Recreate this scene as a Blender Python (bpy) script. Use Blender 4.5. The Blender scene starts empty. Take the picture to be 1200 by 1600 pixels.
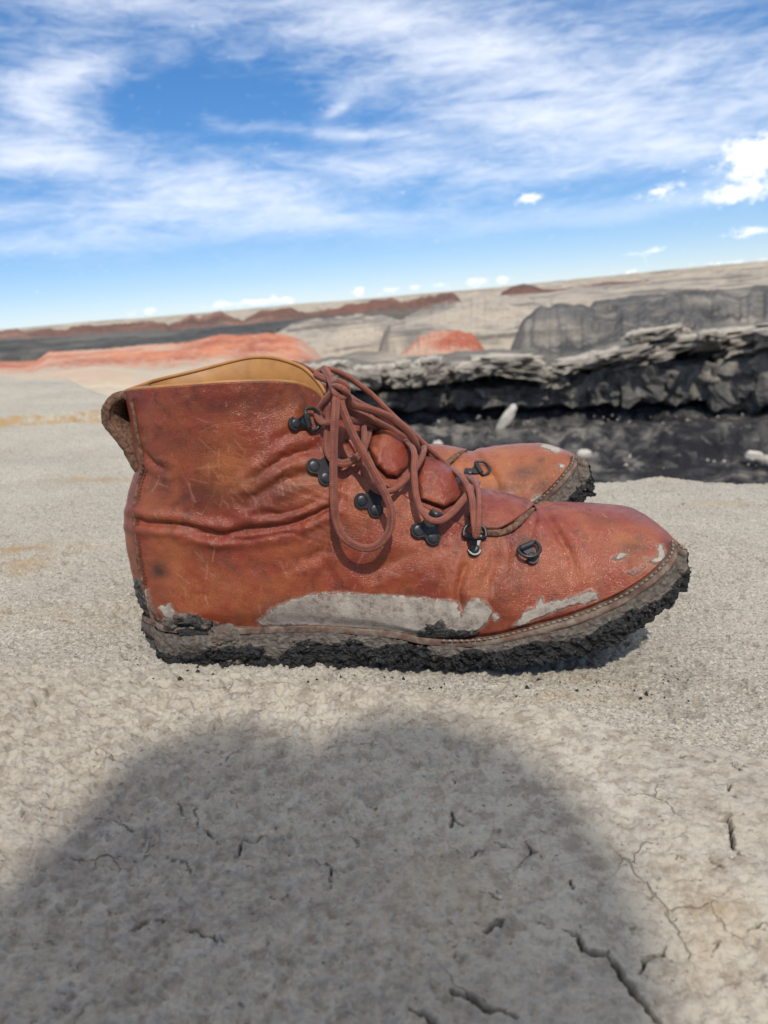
import bpy, math, random
import numpy as np
from mathutils import Matrix, Vector

random.seed(7)
rng = np.random.default_rng(7)
scene = bpy.context.scene
COL = scene.collection
R_ = math.radians

# ------------------------------------------------------------------ camera, sky, sun, exposure
FPX = 1202.0                     # focal length in photo pixels (photo 1200 x 1600)
PITCH = R_(15.8)                 # camera looks down
TILT = R_(4.68)                  # the rock (and camera) lean sideways to the true horizon
CAM_H = 0.1933                   # camera height over the rock
YC = 0.415                       # distance of the near boot's centre plane
RF = Matrix.Rotation(TILT, 4, 'Y')          # leaning "rock frame" -> world

cam_data = bpy.data.cameras.new('camera')
cam = bpy.data.objects.new('camera', cam_data)
COL.objects.link(cam)
cam.matrix_world = RF @ Matrix.Translation((0, 0, CAM_H)) @ Matrix.Rotation(R_(90) - PITCH, 4, 'X')
cam_data.sensor_fit = 'HORIZONTAL'
cam_data.sensor_width = 36.0
cam_data.lens = 36.0 * FPX / 1200.0
cam_data.clip_start = 0.01
cam_data.clip_end = 20000.0
cam_data.dof.use_dof = True
cam_data.dof.focus_distance = 0.395
cam_data.dof.aperture_fstop = 19.0
scene.camera = cam

SUN_EL, SUN_AZ = R_(50), R_(168)  # azimuth clockwise from +Y (view direction); 180 = straight behind
SUN_DIR = Vector((math.sin(SUN_AZ) * math.cos(SUN_EL), math.cos(SUN_AZ) * math.cos(SUN_EL), math.sin(SUN_EL)))
sun_data = bpy.data.lights.new('sun', 'SUN')
sun_data.energy = 2.2
sun_data.angle = R_(0.8)
sun_data.color = (1.0, 0.945, 0.86)
sun = bpy.data.objects.new('sun', sun_data)
COL.objects.link(sun)
sun.rotation_euler = SUN_DIR.to_track_quat('Z', 'Y').to_euler()
sun.location = (0, -3, 5)

scene.view_settings.view_transform = 'Standard'
scene.view_settings.look = 'None'
scene.view_settings.exposure = 0.66
scene.view_settings.gamma = 1.0
SKY_STRENGTH = 0.15

# ------------------------------------------------------------------ tracing helpers (photo pixel -> rock frame / world)
CP, SP = math.cos(PITCH), math.sin(PITCH)


def ray(px, py):
    a = (np.asarray(px, float) - 600.0) / FPX
    b = (800.0 - np.asarray(py, float)) / FPX
    return np.stack([a, CP + b * SP, -SP + b * CP], -1)


def unp(px, py, y):
    """point of the rock frame on the plane at distance y"""
    r = ray(px, py)
    t = (np.asarray(y, float) / r[..., 1])[..., None]
    return r * t + np.array([0, 0, CAM_H])


def unz(px, py, z=0.0):
    r = ray(px, py)
    t = ((z - CAM_H) / r[..., 2])[..., None]
    return r * t + np.array([0, 0, CAM_H])


def proj(P):
    P = np.asarray(P, float)
    y, z = P[..., 1], P[..., 2] - CAM_H
    d = y * CP - z * SP
    return 600 + FPX * P[..., 0] / d, 800 - FPX * (y * SP + z * CP) / d


RF3 = np.array(RF.to_3x3())
CAMW = RF3 @ np.array([0, 0, CAM_H])


def PW(px, py, dist):
    """world point seen at a photo pixel at a horizontal distance"""
    d = ray(px, py) @ RF3.T
    h = np.hypot(d[..., 0], d[..., 1])
    return CAMW + d * (np.asarray(dist, float) / h)[..., None]


# ------------------------------------------------------------------ numeric helpers
def _hash(ix, iy, iz, seed):
    h = (ix.astype(np.uint32) * np.uint32(374761393) + iy.astype(np.uint32) * np.uint32(668265263)
         + iz.astype(np.uint32) * np.uint32(2147483647) + np.uint32((seed * 974634777) & 0xffffffff))
    h = (h ^ (h >> np.uint32(13))) * np.uint32(1274126177)
    h = h ^ (h >> np.uint32(16))
    h = h * np.uint32(2246822519)
    return h ^ (h >> np.uint32(15))


def noise(x, y, z=0.0, seed=0):
    """gradient noise, about -1..1"""
    x, y, z = np.broadcast_arrays(np.asarray(x, float), np.asarray(y, float), np.asarray(z, float))
    fx, fy, fz = np.floor(x), np.floor(y), np.floor(z)
    ix, iy, iz = fx.astype(np.int64), fy.astype(np.int64), fz.astype(np.int64)
    dx, dy, dz = x - fx, y - fy, z - fz
    ux, uy, uz = [t * t * t * (t * (t * 6 - 15) + 10) for t in (dx, dy, dz)]
    out = 0
    for i in (0, 1):
        wx = ux if i else 1 - ux
        for j in (0, 1):
            wy = uy if j else 1 - uy
            for k in (0, 1):
                wz = uz if k else 1 - uz
                h = _hash(ix + i, iy + j, iz + k, seed)
                gx = (h & np.uint32(255)).astype(float) / 127.5 - 1
                gy = ((h >> np.uint32(8)) & np.uint32(255)).astype(float) / 127.5 - 1
                gz = ((h >> np.uint32(16)) & np.uint32(255)).astype(float) / 127.5 - 1
                out = out + wx * wy * wz * (gx * (dx - i) + gy * (dy - j) + gz * (dz - k))
    return out * 1.4


def fbm(x, y, z=0.0, oct=4, seed=0, gain=0.5):
    a, s, f = 1.0, 0.0, 1.0
    for o in range(oct):
        s = s + a * noise(np.asarray(x) * f, np.asarray(y) * f, np.asarray(z) * f, seed + o * 17)
        a *= gain
        f *= 2.03
    return s


def sst(a, b, x):
    t = np.clip((x - a) / (b - a), 0, 1)
    return t * t * (3 - 2 * t)


def crv(pts, n=200):
    """Catmull-Rom through the points, resampled evenly"""
    p = np.asarray(pts, float)
    q = np.vstack([2 * p[0] - p[1], p, 2 * p[-1] - p[-2]])
    out = []
    for i in range(1, len(q) - 2):
        t = np.linspace(0, 1, 14, endpoint=False)[:, None]
        a, b, c, d = q[i - 1], q[i], q[i + 1], q[i + 2]
        out.append(0.5 * (2 * b + (c - a) * t + (2 * a - 5 * b + 4 * c - d) * t ** 2 + (3 * b - a - 3 * c + d) * t ** 3))
    out = np.vstack(out + [p[-1:]])
    return resample(out, n)


def resample(P, n):
    s = np.r_[0, np.cumsum(np.linalg.norm(np.diff(P, axis=0), axis=1))]
    t = np.linspace(0, s[-1], n) if np.isscalar(n) else np.asarray(n) * s[-1]
    return np.stack([np.interp(t, s, P[:, k]) for k in range(P.shape[1])], -1)


def seg_dist(x, y, poly):
    """distance to a polyline"""
    best = np.full(np.shape(x), 1e9)
    for a, b in zip(poly[:-1], poly[1:]):
        ab = np.asarray(b, float) - a
        L = max(float(ab @ ab), 1e-18)
        t = np.clip(((x - a[0]) * ab[0] + (y - a[1]) * ab[1]) / L, 0, 1)
        best = np.minimum(best, np.hypot(x - a[0] - t * ab[0], y - a[1] - t * ab[1]))
    return best


def poly_sd(x, y, poly):
    """signed distance to a polygon, positive inside"""
    P = np.asarray(poly, float)
    d = seg_dist(x, y, np.vstack([P, P[:1]]))
    ins = np.zeros(np.shape(x), bool)
    j = len(P) - 1
    for i in range(len(P)):
        c = ((P[i, 1] > y) != (P[j, 1] > y)) & (x < (P[j, 0] - P[i, 0]) * (y - P[i, 1]) / (P[j, 1] - P[i, 1] + 1e-12) + P[i, 0])
        ins ^= c
        j = i
    return np.where(ins, d, -d)


# ------------------------------------------------------------------ mesh helpers
def grid_faces(n, m, off=0, wrap_n=False, wrap_m=False):
    """faces of an n x m vertex grid (index i*m+j)"""
    i = np.arange(n if wrap_n else n - 1)
    j = np.arange(m if wrap_m else m - 1)
    I, J = np.meshgrid(i, j, indexing='ij')
    I2, J2 = (I + 1) % n, (J + 1) % m
    return np.stack([I * m + J, I2 * m + J, I2 * m + J2, I * m + J2], -1).reshape(-1, 4) + off


def make_mesh(name, V, F, smooth=True, attrs=None, uv=None):
    me = bpy.data.meshes.new(name)
    V = np.ascontiguousarray(np.asarray(V, np.float32))
    if isinstance(F, np.ndarray):
        k = F.shape[1]
        me.vertices.add(len(V))
        me.vertices.foreach_set('co', V.ravel())
        me.loops.add(F.size)
        me.loops.foreach_set('vertex_index', F.astype(np.int32).ravel())
        me.polygons.add(len(F))
        me.polygons.foreach_set('loop_start', np.arange(0, F.size, k, dtype=np.int32))
        me.update(calc_edges=True)
        me.validate()
    else:
        me.from_pydata(V.tolist(), [], [list(map(int, f)) for f in F])
    me.polygons.foreach_set('use_smooth', np.full(len(me.polygons), smooth))
    for k, a in (attrs or {}).items():
        at = me.attributes.new(k, 'FLOAT', 'POINT')
        at.data.foreach_set('value', np.ascontiguousarray(np.asarray(a, np.float32).ravel()))
    if uv is not None:
        li = np.empty(len(me.loops), np.int32)
        me.loops.foreach_get('vertex_index', li)
        lay = me.uv_layers.new(name='UVMap')
        lay.data.foreach_set('uv', np.ascontiguousarray(np.asarray(uv, np.float32)[li].ravel()))
    me.update()
    return me


def link(name, me, mat=None, parent=None, mw=None):
    o = bpy.data.objects.new(name, me)
    COL.objects.link(o)
    if mat is not None and me is not None:
        me.materials.clear()
        me.materials.append(mat)
    if parent is not None:
        o.parent = parent
    if mw is not None:
        o.matrix_world = mw
    return o


def tag(o, label=None, cat=None, group=None, kind=None):
    for k, v in (('label', label), ('category', cat), ('group', group), ('kind', kind)):
        if v:
            o[k] = v
    return o


class MB:
    """collects pieces of one mesh"""

    def __init__(self):
        self.V, self.F, self.UV, self.n = [], [], [], 0

    def add(self, V, F, uv=None):
        V = np.asarray(V, float)
        self.V.append(V)
        self.F += [tuple(int(q) + self.n for q in f) for f in F]
        self.UV.append(np.zeros((len(V), 2)) if uv is None else uv)
        self.n += len(V)
        return self

    def build(self, name, mat, parent=None, smooth=True, attrs=None):
        me = make_mesh(name, np.vstack(self.V), self.F, smooth, attrs, np.vstack(self.UV))
        return link(name, me, mat, parent)


def tube(P, r, n=10, flat=1.0, up=(0, -1, 0), cap=True):
    """tube along points; flat < 1 squeezes it along 'up'"""
    P = np.asarray(P, float)
    T = np.gradient(P, axis=0)
    T /= np.linalg.norm(T, axis=1, keepdims=True) + 1e-12
    r = np.broadcast_to(np.asarray(r, float), (len(P),))
    N = np.empty_like(P)
    u = np.asarray(up, float)
    for i in range(len(P)):
        v = u - (u @ T[i]) * T[i]
        if np.linalg.norm(v) < 1e-3:
            v = np.array([0.3, 0.1, 1.0]) - T[i] * (np.array([0.3, 0.1, 1.0]) @ T[i])
        N[i] = v / np.linalg.norm(v)
        u = N[i]
    B = np.cross(T, N)
    a = np.linspace(0, 2 * np.pi, n, endpoint=False)
    V = P[:, None] + r[:, None, None] * (flat * np.cos(a)[None, :, None] * N[:, None] + np.sin(a)[None, :, None] * B[:, None])
    F = [tuple(f) for f in grid_faces(len(P), n, wrap_m=True)]
    if cap:
        F += [tuple(range(n)), tuple(range((len(P) - 1) * n, len(P) * n))[::-1]]
    s = np.r_[0, np.cumsum(np.linalg.norm(np.diff(P, axis=0), axis=1))]
    uv = np.stack([np.repeat(s, n), np.tile(a / (2 * np.pi), len(P))], -1)
    return V.reshape(-1, 3), F, uv


# ------------------------------------------------------------------ node helpers
class NT:
    def __init__(self, mat=None, world=None):
        self.t = (mat or world).node_tree
        self.t.nodes.clear()

    def n(self, typ, **kw):
        nd = self.t.nodes.new(typ)
        for k, v in kw.items():
            if k.startswith('_'):
                setattr(nd, k[1:], v)
            else:
                self.put(nd.inputs[int(k[1:])] if k[0] == 'i' and k[1:].isdigit() else nd.inputs[k.replace('__', ' ')], v)
        return nd

    def put(self, sock, v):
        if isinstance(v, bpy.types.NodeSocket):
            self.t.links.new(v, sock)
        elif isinstance(v, bpy.types.Node):
            self.t.links.new(v.outputs[0], sock)
        else:
            if sock.type == 'RGBA' and len(v) == 3:
                v = (*v, 1)
            sock.default_value = v

    def m(self, op, a, b=None, c=None, clamp=False):
        nd = self.t.nodes.new('ShaderNodeMath')
        nd.operation = op
        nd.use_clamp = clamp
        for i, v in enumerate((a, b, c)):
            if v is not None:
                self.put(nd.inputs[i], v)
        return nd.outputs[0]

    def mix(self, f, a, b, blend='MIX'):
        nd = self.t.nodes.new('ShaderNodeMix')
        nd.data_type = 'RGBA'
        nd.blend_type = blend
        nd.clamp_factor = True
        self.put(nd.inputs[0], f)
        self.put(nd.inputs[6], a)
        self.put(nd.inputs[7], b)
        return nd.outputs[2]

    def step(self, x, a, b, lo=0.0, hi=1.0):
        nd = self.t.nodes.new('ShaderNodeMapRange')
        nd.interpolation_type = 'SMOOTHSTEP'
        for i, v in enumerate((x, a, b, lo, hi)):
            self.put(nd.inputs[i], v)
        return nd.outputs[0]

    def noise(self, vec, scale, detail=4.0, rough=0.55, dist=0.0):
        nd = self.n('ShaderNodeTexNoise', Vector=vec, Scale=scale, Detail=detail, Roughness=rough, Distortion=dist)
        return nd.outputs['Fac']

    def vor(self, vec, scale, feat='F1', rnd=1.0):
        nd = self.n('ShaderNodeTexVoronoi', _feature=feat, Vector=vec, Scale=scale, Randomness=rnd)
        return nd.outputs['Distance']

    def map(self, vec, scale=(1, 1, 1), rot=(0, 0, 0), loc=(0, 0, 0)):
        return self.n('ShaderNodeMapping', Vector=vec, Scale=scale, Rotation=rot, Location=loc).outputs[0]

    def attr(self, name):
        return self.n('ShaderNodeAttribute', _attribute_name=name).outputs['Fac']

    def obj(self):
        return self.n('ShaderNodeTexCoord').outputs['Object']

    def bump(self, h, strength, dist, normal=None):
        nd = self.n('ShaderNodeBump', Strength=strength, Distance=dist, Height=h)
        if normal is not None:
            self.put(nd.inputs['Normal'], normal)
        return nd.outputs[0]

    def out(self, color, rough=0.6, spec=0.5, metal=0.0, normal=None, **kw):
        p = self.n('ShaderNodeBsdfPrincipled')
        self.put(p.inputs['Base Color'], color)
        self.put(p.inputs['Roughness'], rough)
        self.put(p.inputs['Specular IOR Level'], spec)
        self.put(p.inputs['Metallic'], metal)
        if normal is not None:
            self.put(p.inputs['Normal'], normal)
        for k, v in kw.items():
            self.put(p.inputs[k.replace('__', ' ')], v)
        o = self.n('ShaderNodeOutputMaterial')
        self.t.links.new(p.outputs[0], o.inputs[0])


def material(name):
    m = bpy.data.materials.new(name)
    m.use_nodes = True
    return m, NT(mat=m)


# ------------------------------------------------------------------ world: clear blue sky with cirrus and a few small cumulus
def pix_dir(px, py):
    d = ray(px, py) @ RF3.T
    d = d / np.linalg.norm(d)
    return math.atan2(d[0], d[1]), math.asin(d[2])


world = bpy.data.worlds.new('World')
scene.world = world
world.use_nodes = True
W = NT(world=world)
sky = W.n('ShaderNodeTexSky', _sky_type='NISHITA')
sky.sun_disc = False
sky.sun_elevation = SUN_EL
sky.sun_rotation = SUN_AZ
sky.altitude = 1900
sky.air_density = 0.8
sky.dust_density = 0.15
sky.ozone_density = 2.0
gen = W.n('ShaderNodeTexCoord').outputs['Generated']
sep = W.n('ShaderNodeSeparateXYZ', Vector=gen)
sx, sy, sz = sep.outputs
AZ = W.m('ARCTAN2', sx, sy)
EL = W.m('ARCSINE', sz)
warp = W.n('ShaderNodeTexNoise', Vector=W.map(gen, (5, 5, 9)), Scale=1.0, Detail=3.0).outputs['Color']
wv = W.n('ShaderNodeSeparateXYZ', Vector=warp)
AZw = W.m('ADD', AZ, W.m('MULTIPLY', W.m('SUBTRACT', wv.outputs[0], 0.5), 0.10))
ELw = W.m('ADD', EL, W.m('MULTIPLY', W.m('SUBTRACT', wv.outputs[1], 0.5), 0.045))


def bank(px, py, rx, ry, amp, ang=0.0, warped=True):
    a0, e0 = pix_dir(px, py)
    a, e = (AZw, ELw) if warped else (AZ, EL)
    t = R_(ang) + TILT                    # ang: tilt in the photo, anticlockwise
    da = W.m('SUBTRACT', a, a0)
    de = W.m('SUBTRACT', e, e0)
    c, s = math.cos(t - 2 * TILT), math.sin(t - 2 * TILT)
    u = W.m('MULTIPLY', W.m('ADD', W.m('MULTIPLY', da, c), W.m('MULTIPLY', de, s)), FPX / rx)
    v = W.m('MULTIPLY', W.m('SUBTRACT', W.m('MULTIPLY', de, c), W.m('MULTIPLY', da, s)), FPX / ry)
    q = W.m('ADD', W.m('MULTIPLY', u, u), W.m('MULTIPLY', v, v))
    return W.m('MULTIPLY', W.m('EXPONENT', W.m('MULTIPLY', q, -1.0)), amp)


cirrus = [
    (930, 125, 430, 72, .40, -8), (640, 45, 260, 30, .20, -14), (250, 10, 330, 30, .26, 0), (1120, 215, 260, 44, .28, -4),
    (112, 105, 52, 30, .60, 22), (48, 160, 34, 50, .52, 52), (140, 270, 300, 26, .50, -6), (60, 330, 280, 14, .40, 4), (60, 378, 330, 16, .52, 4),
    (590, 268, 210, 16, .42, 2), (540, 215, 110, 10, .48, -3), (520, 345, 330, 18, .40, 2), (335, 195, 40, 10, .30, -10),
    (525, 172, 28, 8, .42, 30), (1010, 325, 230, 16, .56, 5), (360, 95, 50, 10, .24, 0), (870, 190, 240, 22, .24, -9), (250, 140, 130, 60, -.25, 0), (420, 150, 90, 50, -.2, 0),
]
puffs = [
    (1178, 244, 38, 26, 1.7, 8), (1150, 304, 44, 14, 1.2, 8), (825, 309, 24, 9, 1.0, 8), (1030, 300, 40, 12, .8, 20),
    (560, 455, 11, 8, 1.1, 0), (742, 440, 17, 7, 1.0, 0), (786, 437, 11, 7, 1.0, 0), (612, 454, 14, 5, .8, 0),
    (650, 449, 8, 5, .8, 0), (690, 446, 14, 4, .7, 0), (400, 472, 45, 6, .9, 5), (450, 469, 14, 5, .9, 0), (230, 486, 26, 5, .9, 5),
    (340, 478, 18, 5, .8, 5), (1015, 393, 36, 5, .8, 5), (1172, 362, 32, 8, .8, 8), (990, 424, 30, 4, .8, 5), (1140, 410, 50, 3, .7, 5),
]
ssum = None
for b in cirrus:
    g = bank(*b)
    ssum = g if ssum is None else W.m('ADD', ssum, g)
streak_vec = W.map(gen, (3.2, 3.2, 17.0), rot=(0, R_(-3), 0))
st = W.noise(streak_vec, 1.6, 9.0, 0.62, 0.5)
fine = W.noise(W.map(gen, (9, 9, 30), rot=(0, R_(-20), R_(20))), 3.0, 6.0, 0.6, 0.8)
broad = W.noise(W.map(gen, (2.0, 2.0, 5.0), loc=(3.1, 1.7, 0.4)), 1.3, 3.0)
high = W.step(EL, 0.30, 0.75)
low_off = W.step(EL, 0.02, 0.13)
dens = W.m('ADD', ssum, W.m('MULTIPLY', W.m('SUBTRACT', st, 0.5), 1.5))
dens = W.m('ADD', dens, W.m('MULTIPLY', W.m('SUBTRACT', fine, 0.5), 0.7))
dens = W.m('ADD', dens, W.m('MULTIPLY', W.m('SUBTRACT', broad, 0.48), 0.25))
dens = W.m('ADD', dens, W.m('MULTIPLY', high, 0.9))  # near-full cloud above the view, added as white fill light
cir = W.m('MULTIPLY', W.step(dens, -0.22, 1.05, 0.0, 0.86), low_off)
psum = None
for b in puffs:
    g = bank(*b, warped=False)
    psum = g if psum is None else W.m('ADD', psum, g)
pn = W.noise(W.map(gen, (22, 22, 36)), 3.6, 6.0, 0.6)
puf = W.step(W.m('ADD', psum, W.m('MULTIPLY', W.m('SUBTRACT', pn, 0.5), 2.6)), 0.30, 1.25, 0.0, 0.85)
skyc = W.mix(1.0, sky.outputs[0], (0.98, 1.08, 1.20), 'MULTIPLY')
skyc = W.n('ShaderNodeGamma', Color=skyc, Gamma=0.62).outputs[0]
skyc = W.mix(1.0, skyc, (0.95, 0.95, 1.01), 'MULTIPLY')
skyc = W.n('ShaderNodeHueSaturation', Color=skyc, Saturation=1.45, Value=0.93, Hue=0.5).outputs[0]
c1 = W.mix(cir, skyc, (4.5, 4.7, 5.1))
c2 = W.mix(puf, c1, (5.3, 5.3, 5.4))
bg = W.n('ShaderNodeBackground', Color=c2, Strength=SKY_STRENGTH)
wo = W.n('ShaderNodeOutputWorld')
W.t.links.new(bg.outputs[0], wo.inputs[0])

# ------------------------------------------------------------------ materials of the setting
def mat_rock():
    m, N = material('pale_sandstone')
    c = N.obj()
    crust = N.attr('crust')
    base = N.mix(N.step(N.noise(c, 9, 4), 0.35, 0.68), (0.485, 0.438, 0.355), (0.42, 0.372, 0.297))
    base = N.mix(N.step(N.noise(c, 4.0, 3, 0.6), 0.5, 0.72, 0, 0.4), base, (0.37, 0.33, 0.28))
    gran = N.m('SUBTRACT', 1.0, crust)
    # granular rock: dark pores, pale grains, brownish blotches
    g1 = N.step(N.noise(N.map(c, (0.8, 1, 1)), 640, 4, 0.8), 0.50, 0.62)
    base_g = N.mix(N.m('MULTIPLY', g1, 0.85), base, (0.145, 0.13, 0.11))
    base_g = N.mix(N.step(N.noise(c, 620, 2, 0.7), 0.52, 0.64, 0, 0.7), base_g, (0.64, 0.60, 0.52))
    base_g = N.mix(N.m('MULTIPLY', N.step(N.noise(c, 95, 4, 0.7), 0.56, 0.70), 0.5), base_g, (0.30, 0.245, 0.18))
    base_g = N.mix(N.attr('pit'), base_g, (0.16, 0.14, 0.12))  # pit shade put into the colour on top of the relief
    # smooth crust: soft grey mottling between paler veins
    vn = N.step(N.vor(N.map(c, (1, 1, 1)), 105, 'DISTANCE_TO_EDGE'), 0.0, 0.22, 1.0, 0.0)
    vn = N.m('MULTIPLY', vn, N.step(N.noise(c, 60, 3), 0.4, 0.6))
    base_c = N.mix(N.step(N.noise(c, 120, 5, 0.7), 0.42, 0.62, 0, 0.9), base, (0.270, 0.228, 0.178))
    base_c = N.mix(0.10, base_c, (0.30, 0.25, 0.19))
    base_c = N.mix(N.m('MULTIPLY', N.attr('dark_mottle'), N.step(N.noise(c, 75, 5, 0.7), 0.30, 0.62, 0.35, 1.0)), base_c, (0.235, 0.205, 0.18))
    base_c = N.mix(N.m('MULTIPLY', vn, 0.35), base_c, (0.50, 0.465, 0.41))
    base_c = N.mix(N.step(N.noise(c, 700, 3, 0.7), 0.55, 0.72, 0, 0.45), base_c, (0.21, 0.19, 0.165))
    wv_ = N.n('ShaderNodeTexNoise', Vector=c, Scale=45.0, Detail=4.0).outputs['Color']
    cw = N.n('ShaderNodeVectorMath', _operation='MULTIPLY_ADD', i0=wv_, i1=(0.02, 0.02, 0.02), i2=c).outputs[0]
    net = N.step(N.vor(cw, 34, 'DISTANCE_TO_EDGE'), 0.003, 0.016, 1.0, 0.0)
    net = N.m('MULTIPLY', net, N.step(N.noise(c, 16, 3), 0.55, 0.66))
    base_c = N.mix(N.m('MULTIPLY', net, 0.55), base_c, (0.085, 0.072, 0.06))
    pores = N.step(N.noise(N.map(c, (0.8, 1, 1)), 330, 4, 0.75), 0.60, 0.70)
    base_c = N.mix(N.m('MULTIPLY', pores, 0.8), base_c, (0.15, 0.13, 0.11))
    base = N.mix(crust, base_g, base_c)
    base = N.mix(N.m('MULTIPLY', N.attr('ochre'), N.step(N.noise(c, 60, 4), 0.3, 0.62)), base, (0.40, 0.27, 0.135))
    base = N.mix(N.attr('crack'), base, (0.045, 0.038, 0.032))
    h = N.m('ADD', N.noise(c, 420, 6, 0.7), N.m('MULTIPLY', N.noise(c, 1500, 3, 0.6), 0.5))
    h = N.m('SUBTRACT', h, N.m('MULTIPLY', N.m('MULTIPLY', net, crust), 1.2))
    h = N.m('SUBTRACT', h, N.m('MULTIPLY', pores, 0.5))
    nm = N.bump(h, N.m('SUBTRACT', 1.0, N.m('MULTIPLY', crust, 0.3)), 0.0016)
    N.out(base, 0.95, 0.15, normal=nm)
    return m


def mat_strata(name, cols, scale, bump_d, bands=0.0, rough=0.95, streak=None, foot=None):
    """weathered badland clay: mixed by noise, vertical streaks painted in for rill shading"""
    m, N = material(name)
    c = N.obj()
    v = N.map(c, (1, 1, 1.0 if streak is None else streak))
    f = N.noise(v, scale, 6, 0.6, 0.3)
    base = N.mix(N.step(f, 0.36, 0.62), cols[0], cols[1])
    base = N.mix(N.step(N.noise(v, scale * 0.37, 4, 0.6), 0.47, 0.62, 0, 0.9), base, cols[2])
    sv = N.noise(N.map(c, (1, 1, 0.16)), scale * 5, 5, 0.65, 0.6)  # vertical streak colours stand in for the light and shade of rills
    base = N.mix(N.step(sv, 0.50, 0.66, 0, 0.75), base, cols[2])
    base = N.mix(N.step(sv, 0.34, 0.46, 0.6, 0.0), base, cols[0])
    if bands:
        bn = N.noise(N.map(c, (0.05, 0.05, 1.0)), bands, 5, 0.65, 0.4)
        base = N.mix(N.step(bn, 0.53, 0.60, 0, 0.85), base, N.mix(0.6, cols[2], (0.06, 0.055, 0.05)))
        base = N.mix(N.step(bn, 0.36, 0.44, 0.6, 0.0), base, cols[0])
    f2 = N.noise(c, scale * 7, 4, 0.65)
    base = N.mix(N.step(f2, 0.5, 0.7, 0, 0.5), base, cols[1])
    if foot:
        k = N.m('ADD', N.attr('rise'), N.m('MULTIPLY', N.m('SUBTRACT', sv, 0.5), 1.6))
        base = N.mix(N.step(k, 0.46, 0.16), base, N.mix(f2, foot, [q * 0.8 for q in foot] + [1]))
    nm = N.bump(N.m('ADD', f, N.m('MULTIPLY', f2, 0.4)), 0.8, bump_d)
    N.out(base, rough, 0.1, normal=nm)
    return m


M_ROCK = mat_rock()
M_PALE = mat_strata('pale_clay', [(0.46, 0.385, 0.285), (0.36, 0.305, 0.235), (0.28, 0.245, 0.20)], 0.12, 0.25, 0.25)
M_CREAM = mat_strata('cream_clay', [(0.52, 0.44, 0.31), (0.43, 0.37, 0.28), (0.47, 0.33, 0.24)], 0.35, 0.1)
M_GREYC = mat_strata('grey_beige_clay', [(0.42, 0.355, 0.275), (0.33, 0.285, 0.23), (0.19, 0.17, 0.15)], 0.22, 0.3, 0.9, streak=0.45)
M_ORANGE = mat_strata('orange_clinker', [(0.52, 0.20, 0.105), (0.33, 0.10, 0.06), (0.50, 0.34, 0.25)], 0.26, 0.3, streak=0.5, foot=(0.46, 0.39, 0.30))
M_DARK = mat_strata('dark_shale', [(0.075, 0.073, 0.072), (0.030, 0.030, 0.034), (0.17, 0.155, 0.135)], 0.42, 0.16, streak=0.4)
M_DARK2 = mat_strata('grey_shale', [(0.105, 0.100, 0.094), (0.048, 0.047, 0.048), (0.27, 0.24, 0.20)], 0.30, 0.5, 0.8, streak=0.25)
M_BAND = mat_strata('black_shale_flat', [(0.07, 0.066, 0.062), (0.045, 0.045, 0.045), (0.15, 0.14, 0.12)], 0.06, 0.3)
M_REDD = mat_strata('dark_red_clinker', [(0.17, 0.078, 0.055), (0.10, 0.062, 0.050), (0.26, 0.15, 0.11)], 0.05, 0.6, foot=(0.13, 0.115, 0.10))
M_CAP = mat_strata('cap_sandstone', [(0.45, 0.40, 0.33), (0.34, 0.30, 0.245), (0.19, 0.168, 0.14)], 1.3, 0.10)
M_BLOCK = mat_strata('brown_sandstone', [(0.28, 0.25, 0.205), (0.19, 0.172, 0.145), (0.09, 0.085, 0.078)], 1.2, 0.12)
M_WHITE = mat_strata('white_sandstone', [(0.52, 0.49, 0.43), (0.45, 0.41, 0.35), (0.38, 0.34, 0.29)], 4.0, 0.01)


# ------------------------------------------------------------------ rock ledge under the boots (rock frame, turned into the world)
EDGE = unz(np.array([-260, 0, 120, 250, 400, 560, 680, 800, 940, 985, 1012, 1045, 1075, 1200, 1420]),
           np.array([588, 591, 598, 642, 690, 716, 721, 726, 728, 726, 725, 727, 730, 729, 727]))
FOLD = unz(np.array([300, 440, 520, 600, 680, 760, 860, 930, 1000, 1100, 1200, 1330]),
           np.array([1052, 1064, 1071, 1079, 1088, 1100, 1121, 1141, 1160, 1179, 1196, 1215]), 0.003)
STEP = unz(np.array([-260, -60, 0, 60, 100, 135, 160, 215]), np.array([672, 667, 664, 661, 659, 656, 655, 650]))
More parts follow.
